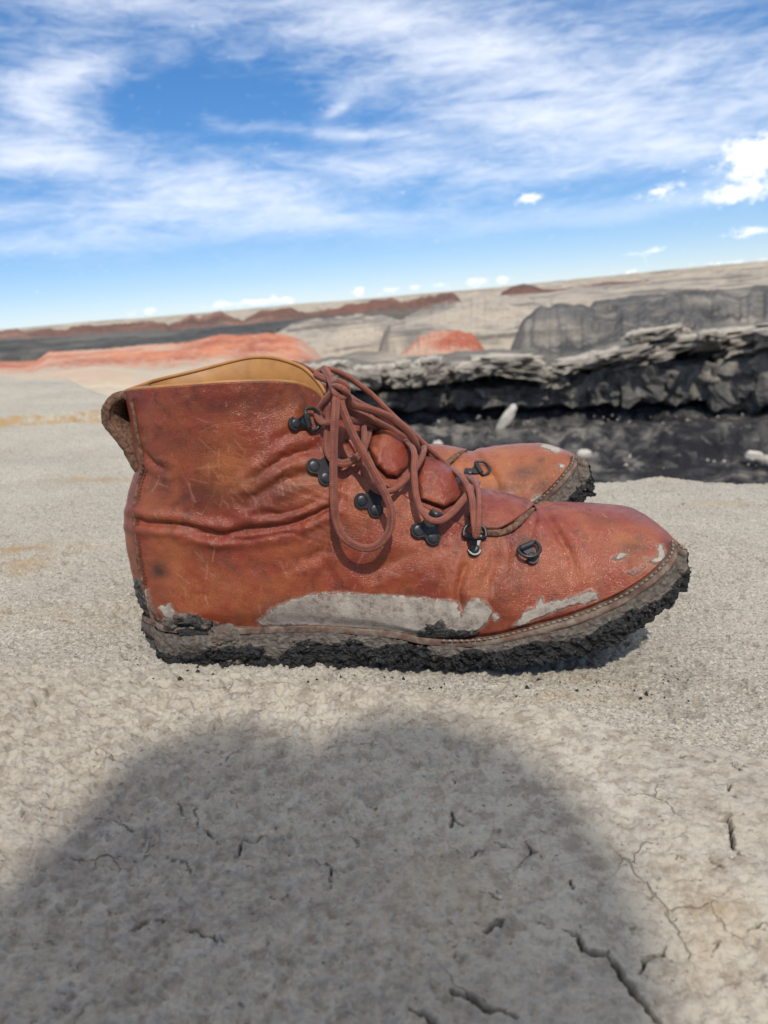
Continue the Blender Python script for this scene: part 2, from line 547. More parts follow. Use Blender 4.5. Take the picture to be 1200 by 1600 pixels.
# cracks: photo pixels, half width mm, depth mm
CRACKS = [
    ([(1114, 1312), (1132, 1309), (1137, 1318), (1139, 1335), (1146, 1350), (1154, 1362)], 1.5, 5),
    ([(1135, 1300), (1136, 1312)], 1.2, 4), ([(1103, 1358), (1115, 1370), (1134, 1386)], .6, 2), ([(1058, 1365), (1072, 1363)], .7, 3),
    ([(1133, 1265), (1137, 1257)], 2.2, 4), ([(1136, 1218), (1144, 1224), (1153, 1230)], 1.3, 4), ([(1140, 1214), (1145, 1222)], .9, 3),
    ([(967, 1204), (968, 1216)], 1.0, 3), ([(704, 1228), (713, 1237)], 1.0, 3),
    ([(705, 1280), (709, 1293), (722, 1300)], 1.4, 4), ([(710, 1292), (705, 1302)], 1.8, 4), ([(709, 1290), (714, 1299)], 2.0, 4),
    ([(774, 1328), (786, 1331), (806, 1332)], 1.3, 4), ([(735, 1350), (744, 1340), (758, 1335)], .9, 3),
    ([(821, 1326), (829, 1341), (841, 1340)], 1.1, 4), ([(829, 1341), (822, 1354), (811, 1366)], .9, 4),
    ([(751, 1406), (764, 1407), (778, 1414)], 1.8, 4), ([(889, 1392), (896, 1412)], 1.3, 3),
    ([(755, 1465), (773, 1460), (786, 1457)], 2.2, 5), ([(836, 1454), (850, 1454)], .8, 2),
    ([(882, 1469), (896, 1474), (912, 1493), (930, 1502), (948, 1504), (962, 1520), (978, 1540), (995, 1563), (1012, 1578), (1030, 1600), (1040, 1625)], 1.6, 6),
    ([(1000, 1532), (1006, 1508), (1020, 1505), (1036, 1498)], 1.3, 4), ([(1036, 1498), (1038, 1488)], .9, 3), ([(1036, 1498), (1050, 1509)], .8, 3),
    ([(704, 1553), (730, 1563), (756, 1575), (783, 1582), (810, 1596)], 1.9, 6), ([(640, 1578), (660, 1590), (680, 1604)], 1.6, 5),
    ([(948, 1502), (957, 1493)], .8, 3), ([(1168, 1470), (1182, 1462), (1200, 1460)], .9, 3), ([(1110, 1500), (1125, 1485)], 1.0, 3),
    ([(163, 1189), (172, 1181), (183, 1193)], 1.2, 3), ([(172, 1181), (173, 1190)], 1.8, 3), ([(352, 1195), (362, 1186), (376, 1181)], 1.7, 3),
    ([(34, 1264), (34, 1275), (38, 1284)], .6, 2), ([(278, 1260), (284, 1268), (286, 1282)], .9, 3), ([(305, 1265), (310, 1300), (345, 1318)], .5, 2),
    ([(368, 1350), (378, 1324), (395, 1322), (412, 1316)], .9, 3), ([(486, 1350), (514, 1362), (518, 1392)], .7, 3), ([(197, 1464), (215, 1448), (233, 1436), (262, 1442)], .9, 3),
    ([(278, 1454), (305, 1456), (322, 1470), (352, 1478)], 1.0, 3), ([(263, 1345), (290, 1352), (302, 1376)], .5, 2), ([(420, 1402), (455, 1404)], .6, 2),
    ([(195, 1300), (210, 1306)], 1.2, 3), ([(362, 1240), (368, 1246)], 1.4, 3), ([(600, 1078), (640, 1083), (690, 1088), (735, 1094), (770, 1101)], 1.0, 3),
    ([(1060, 790), (1075, 785)], .8, 2), ([(1190, 1303), (1204, 1300)], 1.8, 4),
]
CRK = [(unz(np.array(p, float)[:, 0], np.array(p, float)[:, 1])[:, :2], w * 1e-3, d * 1e-3) for p, w, d in CRACKS]


def rock_height(x, y, detail=True):
    ocr = np.zeros(x.shape)
    crk = np.zeros(x.shape)
    near = sst(0.9, 0.5, np.abs(x)) * sst(1.6, 1.0, y)
    z = 0.012 * fbm(x * 1.6, y * 1.6, 3.1, 3, 5) * sst(0.25, 0.7, np.hypot(x, (y - .45)))
    z = z + 0.0035 * fbm(x * 9, y * 9, 0.5, 3, 9)
    # fold: the smooth front crust stands a little over the granular rock behind it
    fy = np.interp(x, FOLD[:, 0], FOLD[:, 1])
    fade = sst(FOLD[0, 0], FOLD[3, 0], x)
    fy = fy + 0.003 * noise(x * 60, 0, 7.7, 3) + 0.0012 * noise(x * 260, 0, 3.7, 4)
    front = sst(0.0022, -0.0022, y - fy)
    z = z + fade * (0.0075 * front * sst(fy - 0.20, fy - 0.02, y) - 0.0012 * (1 - front) * sst(fy + .05, fy, y))
    # left part: low broken rim that runs out of the heel
    ly = np.interp(x, [-0.4, -0.17, -0.05], [0.372, 0.375, 0.383]) + 0.004 * noise(x * 40, 0, 1.7, 8)
    z = z + sst(-0.09, -0.14, x) * (-0.0028) * sst(ly - .001, ly + .003, y) * sst(ly + .10, ly + .01, y)
    # rise under the arch of the near boot
    z = z + 0.0055 * np.exp(-((x + 0.030) / 0.035) ** 2 - ((y - 0.395) / 0.03) ** 2)
    # slab step at left behind the boots
    sy = np.interp(x, STEP[:, 0], STEP[:, 1]) + 0.012 * noise(x * 9, 0, 2.2, 12)
    up = sst(-0.004, 0.004, y - sy) * sst(-0.30, -0.36, x)
    z = z + 0.022 * up * (0.6 + 0.4 * noise(x * 12, 1.0, 0, 13))
    ocr = np.maximum(ocr, sst(-0.035, 0.0, y - sy) * sst(0.012, 0.003, y - sy) * sst(-0.28, -0.36, x))
    # drop to the canyon
    ey = np.interp(x, EDGE[:, 0], EDGE[:, 1]) + 0.02 * noise(x * 7, 0, 5.5, 21) * sst(0.2, .6, np.abs(x))
    e = y - ey
    z = z - np.where(e > -0.05, 2.2 * np.maximum(0, np.sqrt((e + 0.012) ** 2 + 0.0006) + (e + 0.012)) * 0.5, 0)
    z = z - 0.012 * sst(-0.25, 0.05, e)
    lip = np.exp(-((x - np.interp(1012, [985, 1045], [EDGE[9, 0], EDGE[11, 0]])) / 0.028) ** 2 - ((e + 0.02) / 0.03) ** 2)
    z = z + 0.010 * lip
    ocr = np.maximum(ocr, lip)
    for (qx, qy, rx, ry, a) in OCHRE:
        c = unz(qx, qy)
        ocr = np.maximum(ocr, a * np.exp(-((x - c[0]) / rx) ** 2 - ((y - c[1]) / ry) ** 2))
    pit = np.zeros(x.shape)
    frontz = sst(fy + 0.004, fy - 0.004, y) * fade + (1 - fade) * sst(0.40, 0.34, y)
    left_smooth = sst(-0.08, -0.2, x) * sst(0.55, 0.8, y)
    if detail:
        pop = 0.45 * fbm(x * 70, y * 70, 0.0, 2, 30, 0.5) + fbm(x * 190, y * 190, 0.0, 3, 31, 0.65)
        amp = 0.0008 + 0.0014 * frontz * sst(.16, -.05, x)
        z = z + amp * pop
        gran = np.abs(noise(x * 230, y * 230, 1.3, 41)) + 0.6 * np.abs(noise(x * 480, y * 480, 2.3, 43))
        z = z + (0.0013 - 0.0007 * frontz) * (0.5 - gran) * sst(2.2, 1.0, y) * (1 - .6 * left_smooth)
        pit = sst(0.34, 0.58, noise(x * 150, y * 120, 4.3, 51)) + 0.8 * sst(0.40, 0.62, noise(x * 62, y * 50, 9.3, 53) + 0.25 * noise(x * 240, y * 240, 2, 54))
        pit = pit * (1 - 0.85 * frontz * sst(-.08, .08, x)) * (1 - .55 * left_smooth)
        z = z - 0.0017 * pit * sst(2.4, 1.2, y)
        jx = 0.0011 * noise(x * 240, y * 240, 0, 61) + 0.0006 * noise(x * 600, y * 600, 0, 63)
        jy = 0.0011 * noise(x * 240, y * 240, 5, 62) + 0.0006 * noise(x * 600, y * 600, 5, 64)
        for pl, w, d in CRK:
            lo, hi = pl.min(0) - 0.01, pl.max(0) + 0.01
            k = np.where((x > lo[0]) & (x < hi[0]) & (y > lo[1]) & (y < hi[1]))
            if len(k[0]) == 0:
                continue
            dd = seg_dist(x[k] + jx[k], y[k] + jy[k], pl)
            ends = np.minimum(np.hypot(x[k] - pl[0, 0], y[k] - pl[0, 1]), np.hypot(x[k] - pl[-1, 0], y[k] - pl[-1, 1]))
            ww = w * 0.68 * (0.35 + 0.65 * sst(0, 0.006, ends)) * (1 + 0.5 * noise(x[k] * 150, y[k] * 150, 2, 66))
            g = sst(1.0, 0.25, dd / ww)
            z[k] -= d * 1.3 * g
            z[k] += 0.0005 * sst(4, 1, dd / ww)
            crk[k] = np.maximum(crk[k], g)
    return z, ocr, crk, frontz * sst(-0.5, -0.2, x + 0.3), np.clip(pit, 0, 1) * 0.32


OCHRE = [(20, 858, .05, .012, .9), (35, 885, .02, .02, .7), (40, 965, .06, .012, .35), (155, 747, .05, .010, .9), (150, 712, .05, .006, .5),
         (1125, 785, .03, .012, .5), (880, 1066, .03, .006, .3), (905, 1090, .03, .006, .4), (700, 1400, .02, .02, .25), (1110, 1465, .02, .02, .35)]


DARK_MOTTLE = [(150, 1330, .055, .04, .8), (300, 1420, .06, .05, .75), (225, 1480, .012, .010, .9), (480, 1380, .04, .03, .6), (120, 1560, .06, .03, .6), (560, 1590, .04, .02, .5), (770, 1560, .04, .02, .4), (330, 1285, .05, .03, .4)]  # darker mottled patches on the front crust


def build_rock():
    # rows even in view depth, columns fanned out: detail where the camera stands
    pys = np.r_[np.linspace(1660, 742, 640), np.linspace(741, 700, 60), np.linspace(698, 575, 90)]
    ys = unz(np.full(pys.shape, 600.0), pys)[:, 1]
    ys = np.r_[np.linspace(-1.6, 0.12, 36), ys[ys > 0.125], np.linspace(2.3, 3.3, 14)]
    a = np.linspace(-1, 1, 901)
    a = np.sign(a) * (0.62 * np.abs(a) + 0.38 * np.abs(a) ** 5)
    wid = np.where(ys > 0.12, 0.17 + 0.80 * np.maximum(ys, 0), 0.17 + 0.096 + (0.12 - ys) * 0.9)
    Y, A = np.meshgrid(ys, a, indexing='ij')
    X = A * wid[:, None] * 1.15
    Z, ocr, crk, crust, pit = rock_height(X, Y)
    dark_mottle = np.zeros(X.shape)
    for (qx, qy, rx, ry, k) in DARK_MOTTLE:
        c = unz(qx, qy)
        dark_mottle = np.maximum(dark_mottle, k * np.exp(-((X - c[0]) / rx) ** 2 - ((Y - c[1]) / ry) ** 2))
    # the ledge ends in a broken side as well
    side = sst(0.9, 1.0, np.abs(A)) * (0.2 + 0.1 * noise(Y * 3, A, 0, 3))
    Z = Z - side * sst(0.8, 1.6, Y) - 1.5 * sst(-1.2, -1.6, Y)
    V = np.stack([X, Y, Z], -1).reshape(-1, 3)
    F = grid_faces(len(ys), len(a))[:, ::-1]
    me = make_mesh('rock_ledge', V, F, True, {'ochre': ocr, 'crack': crk, 'crust': crust, 'pit': pit, 'dark_mottle': dark_mottle})
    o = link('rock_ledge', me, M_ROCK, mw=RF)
    tag(o, kind='structure')


build_rock()


# ------------------------------------------------------------------ badlands: ground, hills, canyon wall
def build_plain():
    r = np.r_[np.linspace(1.0, 30, 40), np.geomspace(31, 9000, 110)]
    th = np.linspace(0, 2 * np.pi, 361)[:-1]
    Rr, T = np.meshgrid(r, th, indexing='ij')
    X, Y = Rr * np.sin(T), Rr * np.cos(T)
    z = np.interp(Rr, [1, 9, 25, 60, 140, 400, 1200, 9000], [-5.2, -5.6, -4.6, -5.2, -8, -15, -26, -30])
    z = z + np.interp(Rr, [1, 20, 100, 1000, 9000], [.3, .5, .8, 3, 8]) * fbm(X / (8 + Rr * .2), Y / (8 + Rr * .2), 0, 4, 77)
    V = np.stack([X, Y, z], -1).reshape(-1, 3)
    F = grid_faces(len(r), len(th), wrap_m=True)
    o = link('badlands_ground', make_mesh('badlands_ground', V, F[:, ::-1]), M_PALE)
    tag(o, kind='structure')


build_plain()


def ridge(name, crest, base, dist, run, mat, seed, gully=1.0, rows=46, cols=360, sharp=0.75, jag=0.12):
    """a hill whose crest and foot were traced; built at its own distance with a back slope"""
    crest, base = np.array(crest, float), np.array(base, float)
    px = np.linspace(crest[0, 0], crest[-1, 0], cols)
    cr = PW(px, np.interp(px, crest[:, 0], crest[:, 1]), dist)
    bs = PW(px, np.interp(px, base[:, 0], base[:, 1]), dist - run)
    h = cr[:, 2] - bs[:, 2]
    arc = px / FPX * dist
    hm = max(h.mean(), 0.1)
    k = 1.0 / hm
    e = np.linspace(0, 1, cols)
    end = sst(0, .10, e) * sst(1, .90, e)
    cr[:, 2] = bs[:, 2] - 0.3 + (cr[:, 2] - bs[:, 2] + 0.3) * (0.05 + 0.95 * end)
    cr[:, 2] += end * jag * hm * fbm(arc * k * 1.1, seed * 3.3, 0, 4, seed)
    out = []
    fwd = (cr - bs)
    fwd[:, 2] = 0
    fwd /= np.linalg.norm(fwd, axis=1, keepdims=True)
    for t in np.linspace(0, 1, rows):
        p = bs + (cr - bs) * t
        prof = t ** sharp * 1.0
        p[:, 2] = bs[:, 2] + (cr[:, 2] - bs[:, 2]) * (t * 0.5 + 0.5 * (t * t * (3 - 2 * t)))
        g = fbm(arc * k * 2.2, seed + t * 0.7, 0, 4, seed + 5)
        rill = -np.abs(noise(arc * k * 5.0 + 0.5 * noise(t * 3, arc * k, 0, 9), t * 0.8, seed, seed + 8))
        p[:, 2] -= (1 - end) * 0.05 * dist
        p += fwd * (end * (g * 0.34 + rill * 0.24) * gully * hm * np.sin(np.pi * min(t, 0.93)) ** 0.7)[:, None]
        out.append(p)
    for t in np.linspace(0, 1, 8)[1:]:
        p = cr + fwd * (run * t)
        p[:, 2] = cr[:, 2] - (h + 1.0) * t ** 1.3 - (1 - end) * 0.05 * dist
        out.append(p)
    rise = [0.0] + list(np.linspace(0, 1, rows)) + [1.0] * 7
    first = out[0].copy()
    first[:, 2] -= 2.0 + 0.05 * dist
    G = np.stack([first] + out, 0)
    F = grid_faces(G.shape[0], G.shape[1])
    o = link(name, make_mesh(name, G.reshape(-1, 3), F, True, {'rise': np.repeat(np.array(rise), cols)}), mat)
    tag(o, kind='structure')
    return o


# far table land on the horizon, dark red hills, black flats
ridge('mesa', [(-500, 542), (-200, 523), (-40, 517), (60, 511), (130, 503), (180, 499), (240, 497), (300, 492), (400, 482), (470, 474), (560, 469), (640, 462),
               (720, 455), (800, 446), (900, 436), (1000, 426), (1100, 416), (1200, 407), (1500, 382), (1800, 355)],
      [(-500, 580), (0, 540), (300, 512), (600, 486), (900, 456), (1200, 430), (1800, 380)], 2600, 500, M_PALE, 3, 0.5, cols=500, jag=0.05)
ridge('red_hill', [(-400, 545), (-100, 528), (0, 519), (17, 514), (40, 518), (60, 516), (83, 514), (100, 516), (121, 508), (150, 510), (180, 506), (233, 502), (255, 504), (267, 507), (290, 508), (330, 508)],
      [(-400, 570), (0, 534), (330, 516)], 560, 90, M_REDD, 11, 1.2, jag=0.20)
ridge('red_hill', [(215, 513), (262, 509), (275, 503), (288, 496), (300, 492), (312, 497), (322, 493), (333, 488), (345, 486), (362, 495), (378, 500), (388, 496), (400, 489), (417, 482), (430, 484), (454, 478), (466, 486), (480, 489),
                   (505, 485), (530, 479), (560, 474), (590, 467), (612, 464), (628, 472), (645, 466), (680, 462), (705, 458), (722, 457), (735, 462), (760, 466)],
      [(215, 526), (262, 522), (500, 503), (620, 492), (760, 480)], 500, 80, M_REDD, 12, 1.2, jag=0.20)
ridge('dark_hill', [(758, 466), (780, 458), (800, 448), (818, 443), (836, 447), (850, 452), (870, 452), (900, 448), (930, 444), (950, 440), (985, 440), (1010, 437), (1040, 436)],
      [(758, 474), (850, 466), (1040, 452)], 430, 60, M_REDD, 14, 0.7, jag=0.05)
ridge('black_flat', [(-400, 570), (0, 533), (100, 528), (200, 520), (280, 516), (400, 506), (500, 497), (560, 492), (640, 490)],
      [(-400, 600), (0, 560), (80, 553), (200, 545), (300, 532), (420, 516), (520, 502), (640, 496)], 330, 70, M_BAND, 15, 0.4, jag=0.10)
ridge('pale_plateau', [(640, 482), (700, 470), (780, 462), (860, 457), (900, 449), (980, 443), (1060, 433), (1120, 428), (1200, 421), (1350, 408), (1600, 385)],
      [(640, 500), (780, 482), (900, 470), (1060, 460), (1200, 452), (1600, 420)], 240, 60, M_GREYC, 17, 0.8, jag=0.10)
ridge('dark_bank', [(880, 478), (930, 470), (990, 462), (1040, 458), (1075, 452), (1140, 452), (1180, 446), (1260, 440), (1400, 425)],
      [(880, 482), (930, 478), (1040, 470), (1200, 464), (1400, 450)], 170, 12, M_DARK2, 18, 0.6, jag=0.15)
# middle distance
ridge('grey_mound', [(400, 540), (440, 512), (480, 500), (520, 495), (560, 491), (600, 494), (640, 503), (680, 520), (720, 540)],
      [(400, 550), (560, 540), (720, 552)], 120, 20, M_GREYC, 21, 1.2, jag=0.16)
ridge('grey_mound', [(565, 535), (600, 514), (640, 492), (675, 478), (705, 470), (740, 466), (790, 463), (840, 468), (900, 476), (960, 490), (1000, 505)],
      [(565, 536), (610, 522), (700, 518), (800, 520), (1000, 530)], 100, 22, M_GREYC, 22, 2.0, jag=0.22)
ridge('orange_hill', [(-420, 605), (-200, 588), (-60, 573), (0, 565), (54, 566), (75, 550), (110, 548), (167, 545), (225, 539), (292, 535), (346, 522), (372, 524), (417, 520), (445, 523), (470, 530), (500, 530), (525, 545), (560, 566)],
      [(-420, 625), (0, 592), (75, 588), (160, 584), (250, 590), (400, 588), (560, 592)], 75, 22, M_ORANGE, 23, 1.3, jag=0.14)
ridge('orange_hill', [(612, 560), (630, 550), (655, 530), (672, 520), (690, 516), (715, 516), (735, 522), (748, 530), (756, 545), (775, 560)],
      [(612, 562), (680, 560), (775, 566)], 42, 6, M_ORANGE, 24, 2.0, jag=0.34)
ridge('cream_bank', [(-300, 604), (-60, 590), (0, 586), (60, 586), (110, 578), (150, 572), (190, 576), (235, 580), (290, 576), (340, 582), (420, 590), (520, 588)],
      [(-300, 640), (0, 622), (150, 620), (520, 640)], 34, 10, M_CREAM, 25, 0.7, jag=0.05)
ridge('pale_bank', [(440, 580), (520, 560), (560, 548), (600, 549), (640, 556), (700, 552), (760, 548), (800, 552), (840, 560), (880, 570)],
      [(440, 600), (620, 590), (880, 600)], 30, 7, M_PALE, 26, 0.7, jag=0.10)
ridge('shale_hill', [(745, 575), (770, 560), (783, 530), (795, 508), (815, 494), (845, 478), (872, 473), (900, 478), (935, 480), (980, 478), (1020, 470), (1060, 463), (1100, 461), (1150, 464), (1200, 455), (1350, 440), (1600, 410)],
      [(745, 580), (840, 580), (900, 570), (1000, 555), (1200, 540), (1600, 510)], 55, 14, M_DARK2, 27, 2.2, jag=0.20)


# canyon wall across the gully: traced strata, each line at its own depth
KX = np.array([420, 520, 600, 690, 745, 835, 850, 925, 1025, 1095, 1200, 1330, 1500], float)
CAP_T = np.array([584, 571, 577, 567, 561, 558, 583, 559, 534, 527, 515, 501, 480], float)
CAP_B = np.array([606, 602, 602, 588, 583, 578, 592, 566, 550, 541, 533, 522, 505], float)
MID_T = np.array([618, 616, 614, 606, 602, 598, 598, 576, 566, 562, 560, 556, 545], float)
MID_B = np.array([632, 632, 632, 630, 629, 627, 627, 622, 620, 618, 616, 610, 600], float)
TAL_T = np.array([642, 642, 642, 640, 638, 637, 637, 634, 633, 628, 620, 612, 602], float)
D0 = 15.0


def mat_wall():
    m, N = material('canyon_wall_strata')
    c = N.obj()
    f = N.noise(N.map(c, (1, 1, 0.5), rot=(0, R_(14), 0)), 0.42, 6, 0.65, 0.5)
    sh = N.mix(N.step(f, 0.36, 0.60), (0.018, 0.018, 0.022), (0.085, 0.081, 0.077))
    fan = N.noise(N.map(c, (1, 1, 0.22), rot=(0, R_(18), 0)), 0.95, 6, 0.62, 0.9)
    sh = N.mix(N.step(fan, 0.47, 0.60, 0, 0.9), sh, (0.21, 0.19, 0.165))
    rl = N.noise(N.map(c, (1, 1, 0.10), rot=(0, R_(8), 0)), 3.2, 5, 0.68)
    sh = N.mix(N.step(rl, 0.48, 0.58, 0, 0.85), sh, (0.018, 0.018, 0.022))
    sh = N.mix(N.step(rl, 0.34, 0.42, 0.55, 0.0), sh, (0.20, 0.185, 0.16))
    fine = N.noise(c, 6.0, 5, 0.7)
    sh = N.mix(N.step(fine, 0.50, 0.70, 0, 0.55), sh, (0.025, 0.025, 0.028))
    br = N.mix(N.step(N.noise(c, 1.4, 5, 0.65), 0.38, 0.62), (0.29, 0.26, 0.21), (0.15, 0.138, 0.118))
    br = N.mix(N.step(fine, 0.5, 0.68, 0, 0.7), br, (0.08, 0.075, 0.068))
    b = N.mix(N.attr('mid'), sh, br)
    N.out(b, 0.95, 0.1, normal=N.bump(N.m('ADD', f, N.m('MULTIPLY', fine, 0.7)), 0.9, 0.15))
    return m


M_WALL = mat_wall()


def build_wall():
    cols = 520
    px = np.linspace(420, 1500, cols)
    rows = []
    L = lambda a: np.interp(px, KX, a)
    arc = px / FPX * D0
    spec = [(L(CAP_T) - 14, D0 + 9.0), (L(CAP_T) - 3, D0 + 3.0), (L(CAP_T) + 2, D0 + 0.6), (L(CAP_B) - 2, D0 + 0.7), (L(CAP_B) + 1, D0 + 1.05), (L(MID_T) - 1, D0 + 1.05), (L(MID_T) + 2, D0 + 0.55),
            ((L(MID_T) + L(MID_B)) / 2, D0 + 0.35), (L(MID_B) - 1, D0 + 0.5), (L(MID_B) + 2, D0 + 0.95), (L(TAL_T) - 1, D0 + 0.95), (L(TAL_T) + 3, D0 + 0.62),
            (L(TAL_T) + 26, D0 + 0.2), (L(TAL_T) * .5 + 345, D0 - 0.7), (np.full(cols, 725.0), D0 - 1.9), (np.full(cols, 800.0), D0 - 4.2), (np.full(cols, 900.0), D0 - 6.0)]
    pts = [PW(px, py, d) for py, d in spec]
    n_sub = [4, 4, 4, 4, 5, 4, 6, 6, 4, 5, 4, 8, 12, 14, 12, 5]
    mids = []
    for i in range(len(pts) - 1):
        mids += [float(i in (6, 7, 8)) + 0.8 * float(i < 3)] * n_sub[i]
        for s in np.linspace(0, 1, n_sub[i], endpoint=False):
            rows.append(pts[i] * (1 - s) + pts[i + 1] * s)
    rows.append(pts[-1])
    mids.append(0.0)
    G = np.stack(rows, 0)
    d = (G - CAMW)[..., :2]
    d = d / np.linalg.norm(d, axis=-1, keepdims=True)
    A = np.broadcast_to(arc[None], G.shape[:2])
    n1 = fbm(A * 0.7, G[..., 2] * 0.35, 1.0, 3, 91)
    n2 = fbm(A * 2.2, G[..., 2] * 2.0, 4.0, 4, 92)
    rill = -np.abs(noise(A * 2.6 + 0.6 * n2, G[..., 2] * 0.3, 2.0, 93))
    off = 0.50 * n1 + 0.20 * n2 + 0.34 * rill
    G[..., 0] += d[..., 0] * off
    G[..., 1] += d[..., 1] * off
    G[..., 2] += 0.05 * n2
    F = grid_faces(G.shape[0], G.shape[1])[:, ::-1]
    o = link('canyon_wall', make_mesh('canyon_wall', G.reshape(-1, 3), F, True, {'mid': np.repeat(np.array(mids), cols)}), M_WALL)
    tag(o, kind='structure')
    return o


WALL = build_wall()


def rock_mesh(name, sx_, sy_, sz_, seed, n=9, power=5.0, rough=0.16, freq=1.4, smooth=True):
    """broken stone: a squared-off ball with chipped faces"""
    u = np.linspace(-1, 1, n)
    vs, fs, off = [], [], 0
    for ax in range(3):
        for s in (-1, 1):
            A, B = np.meshgrid(u, u, indexing='ij')
            P = np.zeros((n, n, 3))
            P[..., ax] = s
            P[..., (ax + 1) % 3] = A
            P[..., (ax + 2) % 3] = B * s
            vs.append(P.reshape(-1, 3))
            fs.append(grid_faces(n, n, off))
            off += n * n
    V = np.vstack(vs)
    nrm = (np.abs(V) ** power).sum(1) ** (1 / power)
    V = V / nrm[:, None]
    q = V * np.array([sx_, sy_, sz_])
    m = min(sx_, sy_, sz_)
    k = freq / m
    q = q * (1 + rough * fbm(q[:, 0] * k * .6, q[:, 1] * k * .6, q[:, 2] * k * .6, 3, seed)[:, None])
    q += (m * 0.20 * np.stack([noise(q[:, 0] * k, q[:, 1] * k, q[:, 2] * k, seed + i) for i in (1, 2, 3)], -1))
    return make_mesh(name, q, np.vstack(fs), smooth)


def stone_at(name, x0, x1, yt, yb, dist, depth, mat, seed, parent=None, rot=0.0, **kw):
    """a stone covering a traced outline, standing at its own distance"""
    c = PW((x0 + x1) / 2, (yt + yb) / 2, dist + depth * 0.5)
    w = (x1 - x0) / FPX * dist / 2
    h = (yb - yt) / FPX * dist / 2
    me = rock_mesh(name, w, depth / 2, h, seed, **kw)
    az = math.atan2(c[0] - CAMW[0], c[1] - CAMW[1])
    mw = Matrix.Translation(c) @ Matrix.Rotation(-az, 4, 'Z') @ Matrix.Rotation(rot, 4, 'Y')
    return link(name, me, mat, parent, mw)


SLABS = [(425, 476, 580, 602), (470, 512, 573, 600), (505, 548, 566, 590), (540, 590, 575, 603), (584, 616, 572, 598), (612, 652, 576, 601), (646, 690, 568, 594), (684, 722, 570, 592),
         (718, 768, 566, 586), (742, 838, 556, 574), (770, 850, 571, 584), (846, 884, 578, 597), (868, 938, 560, 573), (930, 1004, 545, 560), (985, 1056, 515, 526), (1004, 1092, 531, 546), (960, 1040, 554, 566),
         (1082, 1136, 525, 543), (1124, 1214, 514, 533), (1140, 1230, 531, 545), (1205, 1330, 501, 527), (620, 640, 566, 578), (660, 684, 560, 572), (520, 536, 590, 606), (1096, 1120, 518, 528)]
for i, (x0, x1, yt, yb) in enumerate(SLABS):
    ym = np.interp((x0 + x1) / 2, KX, CAP_T)
    slope = math.atan2(np.interp(x0, KX, CAP_T) - np.interp(x1, KX, CAP_T), x1 - x0)
    stone_at('slab', x0 - 2, x1 + 2, yt, yb, D0 - 0.25 + rng.uniform(-.35, .35), rng.uniform(1.0, 1.8), M_CAP, 200 + i, WALL,
             rot=-max(-.25, min(.25, slope)) * 0.8 + TILT * 0.2 + rng.normal(0, .04), power=rng.uniform(6, 10), rough=0.40, freq=1.5, smooth=False, n=8)
BLOCKS = [(520, 566, 612, 634), (560, 640, 612, 634), (636, 702, 606, 633), (700, 762, 604, 632), (758, 852, 600, 631), (850, 926, 580, 629), (924, 968, 574, 626), (972, 1040, 566, 622), (1036, 1112, 565, 622), (1116, 1182, 562, 632), (1180, 1275, 560, 628)]
for i, (x0, x1, yt, yb) in enumerate(BLOCKS):
    stone_at('block', x0 + 1, x1 - 1, yt, yb, D0 + rng.uniform(-.12, .15), 0.9, M_BLOCK, 300 + i, WALL, rot=rng.uniform(-.10, .10), power=8, rough=0.42, freq=1.6, smooth=False, n=8)


def talus_stone(x0, x1, yt, yb, dist, seed, label, rot=0.0, mat=None, group=None):
    o = stone_at('boulder', x0, x1, yt, yb, dist, (x1 - x0) / FPX * dist * 0.7, mat or M_WHITE, seed, None, rot, power=2.6, rough=0.18)
    tag(o, label, 'boulder', group)


talus_stone(783, 799, 630, 680, D0 - 1.0, 401, 'tall pale slab of fallen rock leaning on the dark canyon wall', rot=0.62)
talus_stone(902, 924, 703, 717, D0 - 2.1, 402, 'small pale boulder on the dark slope just beyond the rear boot toe')
talus_stone(1166, 1190, 705, 720, D0 - 2.1, 403, 'small pale boulder low on the dark slope at far right')
talus_stone(1190, 1222, 712, 728, D0 - 2.4, 404, 'grey boulder at the right frame edge behind the rock ledge', mat=M_CAP)
talus_stone(676, 692, 688, 706, D0 - 1.6, 405, 'pale boulder seen between the laces and the rear boot')
talus_stone(646, 672, 561, 577, D0 + 1.2, 406, 'pale rounded boulder on the canyon rim below the small orange hill')
talus_stone(612, 646, 566, 582, D0 + 1.0, 407, 'broad pale boulder on the canyon rim left of another rounded one')
talus_stone(1030, 1078, 513, 527, D0 + 1.6, 408, 'flat grey boulder lying on the canyon rim slab', mat=M_CAP)
# small pale chips scattered over the slope: nobody could count them
chip = MB()
for i in range(260):
    px_, py_ = rng.uniform(640, 1250), rng.uniform(648, 735)
    c = PW(px_, py_, np.interp(py_, [640, 690, 725, 800], [D0 + .3, D0 - .75, D0 - 2.0, D0 - 4.2]) - 0.05)
    s = rng.uniform(0.008, 0.036)
    me = np.array([(1, 0, 0), (-1, 0, 0), (0, 1, 0), (0, -1, 0), (0, 0, 1), (0, 0, -1)]) * s * rng.uniform(.6, 1.3, (6, 1)) + c
    chip.add(me, [(0, 2, 4), (2, 1, 4), (1, 3, 4), (3, 0, 4), (2, 0, 5), (1, 2, 5), (3, 1, 5), (0, 3, 5)])
tag(chip.build('rock_chips', M_WHITE, None, False), 'scattered pale rock chips on the dark canyon slope', 'rock chips', kind='stuff')


